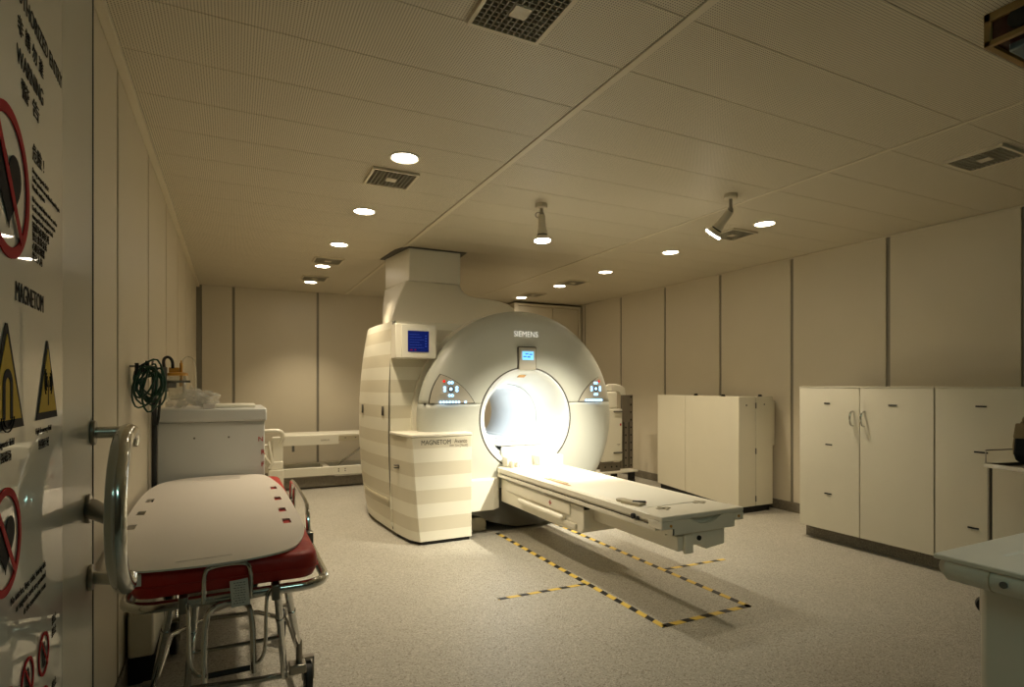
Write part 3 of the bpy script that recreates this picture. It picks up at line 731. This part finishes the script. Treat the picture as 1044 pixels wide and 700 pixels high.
out('tube_handle', MB().tube([(.36, 6.86, .66), (.385, 6.84, .50), (.40, 6.84, .42), (.36, 6.84, .36)], .015, 12, smooth=2).tube([(.28, 6.84, .56), (.33, 6.84, .48), (.39, 6.84, .40)], .014, 12), 'white', pc)
out('side_box', MB().box(.22, .36, 6.86, 6.98, .38, .62), 'white', pc, bevel=.01)

# ------------------------------------------------------------------ WHITE CART behind the stretcher
ct = thing('supply_cart', 'tall white supply cart against the left wall, at the head of the red stretcher', 'cart', (-.1, 4.1, 0))
out('cart_body', MB().box(-.385, .178, 3.80, 4.42, .10, 1.068), 'cart', ct, bevel=.006)
out('cart_top', MB().box(-.393, .190, 3.785, 4.43, 1.068, 1.146), 'cart', ct, bevel=.012, seg=3)
for x in (-.18, -.0): out('screw', MB().cyl((x-.02, 3.80, .975), (x-.02, 3.794, .975), .006, n=10), 'grey', ct)
for s, x, z in (('N', .155, .955), ('R', .168, .875), ('F', .166, .80)):
    text(s, .04, 'redprint', 'red_letter', FRONT((x, 3.7985, z)), ct, label='red letter %s' % s)
for x in (-.33, .12):
    for y in (3.86, 4.36): out('caster', MB().cyl((x-.015, y, .05), (x+.015, y, .05), .05, n=20).box(x-.02, x+.02, y-.02, y+.02, .05, .1), 'black', ct)
tr = tag(out('flat_tray', MB().box(-.10, .13, 3.9, 4.2, 1.1465, 1.166), 'white', bevel=.005), 'flat white tray lying on the cart top', 'tray')
bxs = tag(out('small_box', MB().box(-.155, -.09, 3.80, 3.86, 1.1465, 1.172), 'board', bevel=.002), 'small white box at the front edge of the cart top', 'box')
# crinkled clear tubing bags
pb = thing('plastic_packaging', 'heap of crinkled clear plastic packaging on the cart top', 'packaging', (-.22, 3.95, 1.146))
for k in range(5):
    mb = MB(); c = Vector((-.30+.045*k, 3.9+.03*(k % 2), 1.195+.012*(k % 3)))
    bmesh.ops.create_icosphere(mb.b, subdivisions=3, radius=1)
    rnd = random.Random(k)
    ph = [rnd.uniform(0, 6) for _ in range(6)]
    for v in mb.b.verts:
        n = v.co.copy(); r = 1+.35*sin(5*n.x+ph[0])*sin(6*n.y+ph[1])+.28*sin(9*n.z+ph[2]+4*n.x)+.15*rnd.random()
        v.co = c+Vector((n.x*.045*r, n.y*.05*r, max(-.046-.012*(k % 3), n.z*.042*r)))
    out('bag', mb, 'thinclear', pb, smooth=0)
out('plastic_spike', MB().cyl((-.16, 3.9, 1.165), (-.085, 3.9, 1.235), .012, .001, n=8), 'thinclear', pb)
# pole with devices, jar
ps = thing('accessory_pole', 'dark steel pole on the wall side of the cart holding suction parts', 'pole', (-.372, 3.42, 0))
out('pole', MB().cyl((-.372, 3.42, .02), (-.372, 3.42, 1.39), .013, n=14), 'black', ps)
out('pole_foot', MB().box(-.386, -.34, 3.34, 3.50, 0, .03), 'black', ps)
out('white_rod', MB().cyl((-.352, 3.42, 1.2), (-.352, 3.42, 1.365), .006, n=10), 'white', ps)
out('cross_arm', MB().box(-.372, -.20, 3.44, 3.452, 1.30, 1.312), 'steel', ps)
out('pump', MB().cyl((-.325, 3.42, 1.25), (-.325, 3.42, 1.31), .020, n=16).cyl((-.325, 3.42, 1.31), (-.325, 3.42, 1.385), .015, n=16), 'grey', ps, bevel=.002)
out('pump_valve', MB().box(-.31, -.265, 3.405, 3.435, 1.27, 1.30), 'grey', ps, bevel=.003)
out('black_hose', MB().tube([(-.325, 3.42, 1.38), (-.33, 3.42, 1.43), (-.305, 3.42, 1.445), (-.285, 3.42, 1.42), (-.285, 3.43, 1.38)], .008, 10, smooth=2), 'black', ps)
out('hanging_strap', MB().tube([(-.37, 3.32, 1.22), (-.365, 3.32, 1.08), (-.345, 3.32, 1.07), (-.335, 3.33, 1.22)], .007, 8, smooth=1), 'black', ps)
ps.location += Vector((-.013, .24, 0))
jr = thing('suction_jar', 'clear suction jar with an amber lid held above the cart', 'jar', (-.262, 3.47, 1.2))
jx, jy = -.277, 3.69
out('jar', MB().lathe([(.0, 1.20), (.040, 1.20), (.043, 1.21), (.046, 1.34), (.044, 1.34), (.040, 1.212), (0, 1.206)], (jx, jy, 0), 'Z', 32), 'clear', jr)
out('jar_lid', MB().lathe([(0, 1.338), (.052, 1.338), (.053, 1.352), (.030, 1.358), (0, 1.358)], (jx, jy, 0), 'Z', 32).box(jx-.04, jx+.01, jy-.02, jy+.02, 1.356, 1.384), 'orange', jr, bevel=.002)
out('inlet', MB().cyl((jx+.018, jy, 1.28), (jx+.018, jy, 1.41), .008, n=12).cyl((jx+.018, jy, 1.38), (jx+.018, jy, 1.424), .004, n=10), 'orange', jr)
out('thin_tube', MB().tube([(jx+.02, jy, 1.40), (jx+.03, jy, 1.44), (jx+.06, jy, 1.45), (jx+.09, jy+.05, 1.42), (jx+.09, jy+.05, 1.20)], .003, 8, smooth=2), 'clear', jr)
# green cable coil
gc = thing('cable_bundle', 'coiled dark green cables hanging at the wall above the stretcher', 'cable', (-.35, 3.05, 1.3))
rnd = random.Random(3)
for k in range(12):
    cx_, cy_, cz_ = -.352+rnd.uniform(-.016, .034), 3.05+rnd.uniform(-.05, .04), 1.290+rnd.uniform(-.03, .022)
    ru, rv = rnd.uniform(.035, .072), rnd.uniform(.055, .10); tl = rnd.uniform(-.5, .9); pts = []
    for i in range(20):
        a = 2*pi*i/20; u = ru*cos(a)*(1+.15*sin(2*a+k)); v = rv*sin(a)*(1+.12*cos(3*a+k)); uu = u*cos(tl)+v*sin(tl)*.6; vv = -u*sin(tl)*.6+v*cos(tl)
        pts.append((cx_+uu*.9, cy_-uu*.5+.01*sin(3*a), cz_+vv))
    out('cable', MB().tube(pts, .0042, 8, close=True), 'green', gc)
out('hook', MB().tube([(-.427, 3.05, 1.37), (-.36, 3.05, 1.372), (-.33, 3.05, 1.375), (-.325, 3.05, 1.40)], .005, 8), 'steel', gc)
out('cable_plugs', MB().cyl((-.385, 3.03, 1.33), (-.385, 3.03, 1.385), .008, n=10).cyl((-.345, 3.03, 1.35), (-.345, 3.03, 1.395), .008, n=10).cyl((-.36, 3.02, 1.345), (-.36, 3.02, 1.38), .007, n=10), 'black', gc)

# ------------------------------------------------------------------ STRETCHER
st = thing('wheeled_stretcher', 'steel-framed wheeled stretcher with a red mattress in the left foreground', 'stretcher', (-.02, 2.8, 0))
# mattress
def rrect(x0, x1, y0, y1, r, z, n=6):
    P = []
    for cx_, cy_, a in ((x1-r, y0+r, -pi/2), (x1-r, y1-r, 0), (x0+r, y1-r, pi/2), (x0+r, y0+r, pi)):
        for i in range(n+1):
            t_ = a+pi/2*i/n; P.append((cx_+r*cos(t_), cy_+r*sin(t_), z))
    return P
secs = []
for z, ins in ((.652, .03), (.656, .008), (.675, 0), (.705, -.004), (.728, .0), (.738, .012), (.741, .03)):
    s = rrect(-.272+ins, .252-ins, 1.962+ins, 3.715-ins, .05, z)
    secs.append(s)
o = out('mattress', MB().loft(secs), 'red', st, smooth=60)
sb2 = o.modifiers.new('sub', 'SUBSURF'); sb2.levels = sb2.render_levels = 1; sb2.subdivision_type = 'SIMPLE'
out('mattress_seam', MB().tube([p for p in rrect(-.277, .257, 1.957, 3.72, .05, .69)], .0025, 6, close=True), 'red', st)
out('corner_patch', MB().box(-.262, -.238, 1.957, 1.963, .70, .735), 'board', st, bevel=.002)
def loop(z, dx=0): return rrect(-.290, .285, 1.975, 3.745, .085, z)
out('frame_rail', MB().tube(loop(.628), .016, 12, close=True), 'chrome', st)
out('mattress_deck', MB().box(-.26, .24, 2.05, 3.7, .636, .65), 'grey', st)
out('upper_handle', MB().tube([(-.078, 1.955, .625), (-.078, 1.95, .715), (-.06, 1.95, .735), (.03, 1.95, .737), (.052, 1.95, .72), (.052, 1.955, .62)], .0072, 10, smooth=2), 'chrome', st)
out('inner_loop', MB().tube([(-.078, 1.955, .385), (-.076, 1.955, .58), (-.05, 1.955, .615), (.03, 1.955, .618), (.056, 1.955, .58), (.060, 1.955, .385)], .0085, 10, smooth=2), 'chrome', st)
out('outer_loop', MB().tube([(-.145, 1.975, .64), (-.122, 1.955, .635), (-.118, 1.955, .58), (-.118, 1.955, .45), (-.10, 1.955, .41), (-.075, 1.955, .405)], .006, 10, smooth=2), 'chrome', st)
out('outer_loop', MB().tube([(.125, 1.975, .64), (.10, 1.955, .632), (.095, 1.955, .58), (.095, 1.955, .46), (.082, 1.955, .42), (.062, 1.955, .41)], .006, 10, smooth=2), 'chrome', st)
out('grip_bar', MB().cyl((-.066, 1.955, .402), (.05, 1.955, .402), .0085, n=14), 'black', st)
out('clamp', MB().box(-.145, -.120, 1.952, 1.998, .60, .65), 'steel', st, bevel=.004)
out('clamp', MB().box(.112, .137, 1.952, 1.998, .60, .65), 'steel', st, bevel=.004)
def leg(p0, p1, nm='leg'):
    p0 = Vector(p0); p1 = Vector(p1)
    out(nm, MB().cyl(p0, p1, .0125, n=14).cyl(p0.lerp(p1, .28), p0.lerp(p1, .31), .0145, n=14), 'chrome', st)
leg((.132, 2.0, .62), (.185, 2.42, .13)); leg((-.102, 2.0, .62), (-.155, 2.48, .13))
leg((.165, 2.05, .61), (.255, 2.52, .14)); leg((-.17, 2.05, .61), (-.27, 2.56, .14))
leg((.24, 3.6, .62), (.215, 3.2, .14)); leg((-.26, 3.6, .62), (-.25, 3.2, .14))
out('base_frame', MB().tube([(-.27, 2.50, .13), (.20, 2.42, .13), (.262, 2.46, .13), (.262, 2.56, .13), (.24, 3.15, .13), (-.25, 3.2, .13), (-.27, 2.6, .13)], .012, 10, close=True, smooth=1), 'chrome', st)
out('cross_bar', MB().cyl((-.12, 2.2, .38), (.15, 2.2, .38), .007, n=10), 'chrome', st)
out('cross_bar', MB().cyl((-.25, 3.0, .30), (.25, 3.0, .30), .006, n=10), 'chrome', st)
for x, y, r in ((.285, 2.53, .062), (-.285, 2.57, .062), (.225, 3.12, .072), (-.25, 3.16, .072)):
    wz = r
    wh = out('wheel', MB().cyl((x-.015, y, wz), (x+.015, y, wz), r, n=28), 'black', st, bevel=.006)
    out('wheel_hub', MB().cyl((x-.018, y, wz), (x+.018, y, wz), r*.4, n=16), 'steel', wh)
    out('wheel_fork', MB().box(x-.024, x-.019, y-.015, y+.015, wz-.01, wz+r+.02).box(x+.019, x+.024, y-.015, y+.015, wz-.01, wz+r+.02).box(x-.024, x+.024, y-.015, y+.015, wz+r+.012, wz+r+.022), 'steel', st)
out('brake_pedal', MB().box(.20, .262, 2.37, 2.43, .15, .185).cyl((.238, 2.40, .16), (.238, 2.40, .275), .012, n=14).cyl((.238, 2.40, .275), (.238, 2.40, .285), .006, n=10), 'steel', st, bevel=.004)
out('side_rail', MB().tube([(.285, 3.30, .63), (.285, 3.28, .76), (.285, 3.22, .782), (.285, 2.62, .782), (.285, 2.53, .77), (.285, 2.50, .63)], .009, 10, smooth=2), 'chrome', st)
out('rail_post', MB().cyl((.285, 3.12, .63), (.285, 3.12, .782), .007, n=10), 'chrome', st)
out('rail_clamp', MB().box(.27, .30, 2.46, 2.53, .60, .68), 'steel', st, bevel=.004)
out('rail_clamp', MB().box(.27, .30, 3.26, 3.33, .60, .67), 'steel', st, bevel=.004)
tg = out('care_tag', MB().box(-.005, .046, 1.936, 1.938, .606, .688, ('Y', -.08)), 'board', st); tg['label'] = 'printed white care tag hanging on the end rail'
mb = MB(); rnd = random.Random(5)
for k in range(9):
    z = .678-.0078*k; xx = .003+.004*(k % 2)
    while xx < .034:
        L = rnd.uniform(.003, .007); mb.box(xx, min(xx+L, .037), 1.9352, 1.9364, z, z+.0016); xx += L+.0028
out('tag_print', mb, 'text_dk', tg, smooth=0)

# transfer board with real slots
def slab_curve(name, outer, holes, z, th, m):
    c = bpy.data.curves.new(name, 'CURVE'); c.dimensions = '2D'; c.fill_mode = 'BOTH'; c.extrude = th/2
    for P in [outer]+holes:
        s = c.splines.new('POLY'); s.points.add(len(P)-1)
        for q, p in zip(s.points, P): q.co = (p[0], p[1], 0, 1)
        s.use_cyclic_u = True
    o = bpy.data.objects.new(name, c); COL.objects.link(o)
    dg = bpy.context.evaluated_depsgraph_get(); dg.update()
    me = bpy.data.meshes.new_from_object(o.evaluated_get(dg)); bpy.data.objects.remove(o)
    me.transform(Matrix.Translation((0, 0, z))); me.materials.clear(); me.materials.append(M[m])
    n = bpy.data.objects.new(name, me); COL.objects.link(n); return n
def chaikin(P, k=3):
    for _ in range(k):
        Qq = []
        for i in range(len(P)):
            a = Vector(P[i]); b = Vector(P[(i+1) % len(P)]); Qq += [tuple(a.lerp(b, .25)), tuple(a.lerp(b, .75))]
        P = Qq
    return P
outer = chaikin([(-.262, 1.935), (-.081, 1.915), (.035, 1.925), (.15, 1.965), (.20, 2.03), (.238, 2.2), (.25, 2.36), (.245, 2.6), (.24, 3.1), (.228, 3.30), (.19, 3.62), (.155, 3.74), (.05, 3.775), (-.20, 3.775), (-.31, 3.70), (-.36, 3.60), (-.395, 3.34), (-.385, 2.72), (-.37, 2.35), (-.33, 2.0)], 2)
holes = []
def hole(x, y, w_, h_): return [(x-w_, y-h_), (x+w_, y-h_), (x+w_, y+h_), (x-w_, y+h_)]
for x, ys in ((-.342, (3.10, 2.815, 2.55, 2.33)), (.192, (3.21, 2.90, 2.63, 2.405))):
    for y in ys: holes.append(hole(x, y, .0145, .042))
holes += [[(-.155, 1.985), (.0, 1.998), (.0, 2.003), (-.155, 1.990)], [(-.20, 3.60), (.04, 3.62), (.04, 3.632), (-.20, 3.612)]]
tbd = slab_curve('transfer_board', outer, holes, .7475, .006, 'board')
tag(tbd, 'large white slotted transfer board lying on the red mattress', 'transfer board')

# box under the stretcher at the wall
ub = thing('wall_box', 'small white box on a black base under the stretcher by the left wall', 'box', (-.355, 2.98, 0))
out('box_body', MB().box(-.402, -.306, 2.90, 3.3, .112, .305), 'white', ub, bevel=.01)
out('box_base', MB().box(-.40, -.29, 2.90, 3.3, 0, .112), 'black', ub, bevel=.004)

# ------------------------------------------------------------------ STEEL TROLLEY right
tl = thing('steel_trolley', 'brushed steel instrument trolley standing before the cream cabinets at right', 'trolley', (3.98, 1.5, 0))
A0 = Vector((3.85, 1.711)); du = Vector((-.12, -.44)); dv = Vector((.36, -.095))
def TP(a, b): return A0+du*a+dv*b
def quad(a0, a1, b0, b1): return [tuple(TP(a0, b0)), tuple(TP(a1, b0)), tuple(TP(a1, b1)), tuple(TP(a0, b1))]
out('top_shelf', MB().prism(quad(0, 1, 0, 1), Z3, .822, .828).prism(quad(-.01, 1.01, -.02, .03), Z3, .818, .842).prism(quad(-.01, 1.01, .97, 1.02), Z3, .818, .842).prism(quad(-.02, .03, 0, 1), Z3, .818, .842).prism(quad(.97, 1.02, 0, 1), Z3, .818, .842), 'steel', tl, bevel=.002)
out('lower_shelf', MB().prism(quad(.02, .98, .02, .98), Z3, .28, .295), 'steel', tl, bevel=.002)
for a, b in ((.03, .03), (.97, .03), (.97, .97), (.03, .97)):
    p = TP(a, b); out('leg', MB().cyl((p.x, p.y, .10), (p.x, p.y, .83), .0115, n=14), 'steel', tl)
    out('caster', MB().cyl((p.x-.06, p.y-.01, .045), (p.x-.03, p.y+.01, .045), .045, n=20).box(p.x-.055, p.x+.018, p.y-.012, p.y+.012, .05, .105), 'black', tl)
pa, pb_, pc_ = TP(.0, .0), TP(1, 0), TP(0, 1)
out('wire_rail', MB().tube([(pa.x, pa.y, .84), (pa.x, pa.y, .915), (pc_.x, pc_.y, .918), (pc_.x, pc_.y, .84)], .0035, 8), 'steel', tl)
bg = thing('canvas_bag', 'black canvas bag with khaki flap lying on the steel trolley', 'bag', (3.96, 1.50, .83))
def lump(P, sc, c, amp, seed, sub=3):
    mb = MB(); bmesh.ops.create_cube(mb.b, size=2); bmesh.ops.subdivide_edges(mb.b, edges=mb.b.edges[:], cuts=7, use_grid_fill=True)
    for v in mb.b.verts:
        n = v.co.copy(); k = max(abs(n.x), abs(n.y), abs(n.z)); l = (n.length/k)
        n = n/(l**.55)
        w_ = 1+amp*sin(4*n.x+seed)*sin(5*n.y+1)+amp*.6*sin(9*n.z+3*n.x)
        v.co = Vector(c)+Vector((n.x*sc[0]*w_, n.y*sc[1]*w_, n.z*sc[2]*w_))
    return mb
def bagp(P, y0, y1, nm, m, bev):
    return out(nm, MB().prism(P, lambda a, b, d: (a+(d-1.5)*-.25, d, b), y0, y1), m, bg, bevel=bev, seg=3)
bagp([(3.905, .905), (3.93, .868), (3.975, .846), (4.25, .846), (4.25, 1.0), (3.925, .998)], 1.36, 1.60, 'bag_body', 'navy', .012)
bagp([(3.918, .99), (3.945, 1.075), (3.99, 1.062), (4.25, 1.02), (4.25, .975), (3.96, .985)], 1.35, 1.605, 'bag_flap', 'khaki', .008)
bagp([(3.97, 1.06), (3.975, 1.10), (4.0, 1.115), (4.25, 1.10), (4.25, 1.03)], 1.38, 1.59, 'bag_flap', 'khaki', .01)
out('bag_strap', MB().tube([(3.905, 1.60, .90), (3.912, 1.605, .96), (3.93, 1.60, 1.02), (3.945, 1.58, 1.08)], .008, 8, smooth=2), 'khaki', bg)
wp = tag(out('white_pouch', lump(None, (.05, .09, .013), (3.845, 1.42, .859), .06, 4), 'white', smooth=70), 'small white pouch in front of the canvas bag', 'pouch')

# ------------------------------------------------------------------ FOREGROUND TABLE right
ft = thing('side_table', 'pale green-white moulded side table with rounded bumper, bottom right corner', 'table', (2.2, .5, 0))
FX, FY = 1.815, .935
mb = MB()
mb.box(FX+.02, 2.62, .18, FY-.02, .745, .796)
out('table_body_rim', mb, 'fgt', ft, bevel=.022, seg=4)
# top with recessed tray
mb = MB(); ox = [(FX, FX and .16), (2.64, .16), (2.64, FY), (FX, FY)]
ix = [(FX+.15, .26), (2.54, .26), (2.54, FY-.10), (FX+.15, FY-.10)]
V = lambda P, z: [mb.b.verts.new((x, y, z)) for x, y in P]
mb.skin([V(ox, .786), V(ox, .801), V(ix, .801), V([(x+.01 if x < 2.2 else x-.01, y+.01 if y < .5 else y-.01) for x, y in ix], .789)], cap=True)
out('tray_top', mb, 'fgt', ft, bevel=.004, seg=2)
out('bumper', MB().tube([(FX+.03, FY-.03, .762), (FX+.03, .20, .762)], .034, 16).tube([(FX+.03, FY-.03, .762), (2.6, FY-.03, .762)], .030, 16), 'fgt', ft, smooth=60)
out('bumper_joint', MB().cyl((FX+.03, .80, .762), (FX+.03, .797, .762), .0355, n=24), 'tan', ft)
out('bumper_screw', MB().cyl((FX+.01, .765, .762), (FX-.008, .765, .762), .009, n=14), 'grey', ft)
out('pedestal', MB().prism([(FX+.06, .10), (2.55, .10), (2.55, .845), (FX+.045, .845)], Z3, .0, .75), 'fgt', ft, bevel=.02, seg=3)
out('upper_skirt', MB().prism([(FX+.12, .14), (2.58, .14), (2.58, .88), (FX+.12, .88)], Z3, .62, .75), 'fgt', ft, bevel=.012)

# ------------------------------------------------------------------ ENTRANCE DOOR (open, left)
dd = Vector((-.042, 1, 0)).normalized(); dn = Vector((1, .042, 0)).normalized()
def DP(Y, z, off=0):
    return Vector((-.189-.042*Y, Y, z))+dn*off
mb = MB(); mb.loft([[DP(.08, 0, 0), DP(1.362, 0, 0), DP(1.362, 0, -.055), DP(.08, 0, -.055)], [DP(.08, 2.036, 0), DP(1.362, 2.036, 0), DP(1.362, 2.036, -.055), DP(.08, 2.036, -.055)]])
door = struct(out('door_1', mb, 'door', bevel=.002)); door.data.transform(Matrix.Translation((0, 0, .008)))
door['label'] = 'open cream entrance door at the left edge'
e = MB(); e.loft([[DP(1.3625, .01, .0015), DP(1.3665, .01, .0015), DP(1.3665, .01, -.056), DP(1.3625, .01, -.056)], [DP(1.3625, 2.044, .0015), DP(1.3665, 2.044, .0015), DP(1.3665, 2.044, -.056), DP(1.3625, 2.044, -.056)]])
out('edge_strip', e, 'ridge', door)
struct(out('trim_5', MB().box(XL+.001, -.165, .0, .07, 0, H-.001), 'wall'))
HO = .06
hd = out('pull_handle', MB().tube([DP(1.350, 1.166, HO), DP(1.355, 1.186, HO+.004), DP(1.325, 1.196, HO+.002), DP(1.262, 1.186, HO), DP(1.205, 1.160, HO), DP(1.162, 1.11, HO), DP(1.152, 1.055, HO), DP(1.160, 1.0, HO), DP(1.190, .962, HO), DP(1.24, .925, HO), DP(1.29, .902, HO+.002), DP(1.315, .914, HO+.002)], .0165, 20, smooth=3), 'chrome', door, smooth=60)
out('handle_post', MB().cyl(DP(1.345, 1.193), DP(1.338, 1.193, HO), .0115, n=20), 'chrome', hd)
out('handle_post', MB().cyl(DP(1.318, .921), DP(1.296, .915, HO), .0115, n=20), 'chrome', hd)
out('rosette', MB().cyl(DP(1.345, 1.193), DP(1.345, 1.193, .008), .024, n=28), 'steel', hd, bevel=.002)
out('rosette', MB().cyl(DP(1.318, .921), DP(1.318, .921, .008), .024, n=28), 'steel', hd, bevel=.002)
out('rosette', MB().cyl(DP(1.298, 1.055), DP(1.298, 1.055, .007), .027, n=28).cyl(DP(1.298, 1.055, .007), DP(1.16, 1.057, .058), .018, .012, n=24), 'steel', hd, bevel=.002)

# warning sign on the door
sg = thing('warning_sign', 'glossy white safety sign with prohibition circles and yellow triangles on the open door', 'sign', DP(.8, 1.4))
def DM(Y, z, off=.0035): return frame(dd, (0, 0, 1), DP(Y, z, off))
mb = MB(); mb.loft([[DP(.42, .62, .0005), DP(1.072, .62, .0005), DP(1.072, .62, .003), DP(.42, .62, .003)], [DP(.42, 1.93, .0005), DP(1.072, 1.93, .0005), DP(1.072, 1.93, .003), DP(.42, 1.93, .003)]])
pl = out('sign_plate', mb, 'sign', sg)
def T(s, Y, z, size, m='blkprint', align='CENTER', sx=1, nm='lettering'): return text(s, size, m, nm, DM(Y, z), sg, align, .0002, sx)
T('UNAUTHORIZED ENTRY', 1.066, 1.738, .030, align='RIGHT', sx=.86)
T('非 請 勿 進', .893, 1.700, .024, sx=1.05)
T('WARNING', .892, 1.664, .030, sx=.85)
T('警 告', .890, 1.632, .024, sx=1.6)
def flat(name, P, m, off, par=sg):      # P: list of (Y,z)
    mb = MB(); mb.loft([[DP(y, z, off) for y, z in P], [DP(y, z, off+.0004) for y, z in P]]); return out(name, mb, m, par, smooth=0)
def circ(y, z, r, n=40): return [(y+r*cos(2*pi*i/n), z+r*sin(2*pi*i/n)) for i in range(n)]
def prohibit(y, z, r, inner='heart'):
    n = 48; mb = MB(); R = []
    for rad, off in ((r, .0034), (r*.85, .0034), (r*.85, .0046), (r, .0046)):
        R.append([mb.b.verts.new(DP(y+rad*cos(2*pi*i/n), z+rad*sin(2*pi*i/n), off)) for i in range(n)])
    mb.skin(R, close=True)
    out('prohibition_ring', mb, 'redprint', sg, smooth=0)
    if inner == 'heart':
        P = []
        for i in range(40):
            a = 2*pi*i/40; P.append((y+r*.036*16*sin(a)**3, z+r*.036*(13*cos(a)-5*cos(2*a)-2*cos(3*a)-cos(4*a))))
        flat('heart_symbol', P, 'blkprint', .0038)
    else:
        flat('figure_symbol', [(y-r*.2, z-r*.6), (y+r*.2, z-r*.6), (y+r*.3, z+r*.2), (y+r*.1, z+r*.6), (y-r*.15, z+r*.5), (y-r*.3, z+r*.1)], 'blkprint', .0038)
    a = -pi/4-.1; dx, dz = cos(a), sin(a); nx, nz = -dz, dx; w_ = r*.07; k = r*.9
    flat('prohibition_bar', [(y-dx*k-nx*w_, z-dz*k-nz*w_), (y+dx*k-nx*w_, z+dz*k-nz*w_), (y+dx*k+nx*w_, z+dz*k+nz*w_), (y-dx*k+nx*w_, z-dz*k+nz*w_)], 'redprint', .0050)
prohibit(.797, 1.507, .083)
prohibit(.785, 1.117, .058)
T('危險 !', .897, 1.575, .024, align='LEFT')
for k, s in enumerate(['Strong magnetic field !', 'Cardiac pacemakers are not allowed beyond this point', 'Metallic implants']):
    T(s, .897, 1.553-.0105*k, .0095, align='LEFT', sx=[1, .72, 1][k])
for k, s in enumerate(['No loose metal objects, tools or watches', 'Credit cards, keys and phones may be', 'damaged by the magnetic field']):
    T(s, .897, 1.517-.0105*k, .0095, align='LEFT', sx=[.85, .85, .95][k])
for k, s in enumerate(['强磁场危险区域', '禁止携带金属', '心脏起搏器', '禁止入内']):
    T(s, .897, 1.483-.0125*k, .0125, align='LEFT')
T('MAGNETOM', .889, 1.391, .032, sx=.72)
def tri(y, z0, z1, hw, sym):
    zc = z0+(z1-z0)*.36
    flat('triangle_border', [(y-hw, z0), (y+hw, z0), (y+hw*.06, z1), (y-hw*.06, z1)], 'blkprint', .0036)
    flat('triangle_field', [(y-hw*.80, z0+(z1-z0)*.09), (y+hw*.80, z0+(z1-z0)*.09), (y, z1-(z1-z0)*.10)], 'yelprint', .0042)
    if sym == 'magnet':
        P = []; n = 12
        for i in range(n+1): a = pi*i/n; P.append((y+hw*.27*cos(a), zc+.006+hw*.27*sin(a)))
        P += [(y-hw*.27, zc-.030), (y-hw*.13, zc-.030)]
        for i in range(n, -1, -1): a = pi*i/n; P.append((y+hw*.13*cos(a), zc+.006+hw*.13*sin(a)))
        P += [(y+hw*.13, zc-.030), (y+hw*.27, zc-.030)]
        mb = MB(); q = []
        flat('magnet_symbol', P, 'blkprint', .0048)
        for r in (.22, .34): 
            pts = [DP(y+hw*r*cos(pi+pi*i/10), zc-.028+hw*r*.7*sin(pi+pi*i/10), .0050) for i in range(11)]
            out('field_lines', MB().tube(pts, .0008, 4), 'blkprint', sg)
    else:
        flat('antenna_symbol', [(y-.0018, z0+.018), (y+.0018, z0+.018), (y+.0012, zc+.014), (y-.0012, zc+.014)], 'blkprint', .0048)
        for s in (-1, 1):
            for r in (.009, .015, .021):
                pts = [DP(y+s*r*cos(-.8+1.6*i/8), zc+.012+r*1.1*sin(-.8+1.6*i/8), .0050) for i in range(9)]
                out('wave_lines', MB().tube(pts, .0009, 4), 'blkprint', sg)
tri(.789, 1.237, 1.352, .068, 'magnet')
tri(.973, 1.240, 1.345, .060, 'antenna')
T('Magnetic field', .789, 1.222, .011); T('强磁场', .789, 1.207, .013)
T('High frequency field', .955, 1.226, .0105); T('射频区域', .955, 1.207, .014)
for k, s in enumerate(['No watches, keys, coins, hearing aids', 'or magnetic cards are permitted', 'in the examination room']):
    T(s, .965, 1.045-.014*k, .0125, align='RIGHT', sx=.85)
for k, (y, z) in enumerate(((.953, .928), (.873, .928), (.953, .855), (.873, .855), (.793, .928), (.793, .855))):
    prohibit(y, z, .028, 'figure')
for k, (y, z) in enumerate(((1.0, .952), (1.0, .935), (1.0, .86))): T('禁止', y, z, .014, align='LEFT')
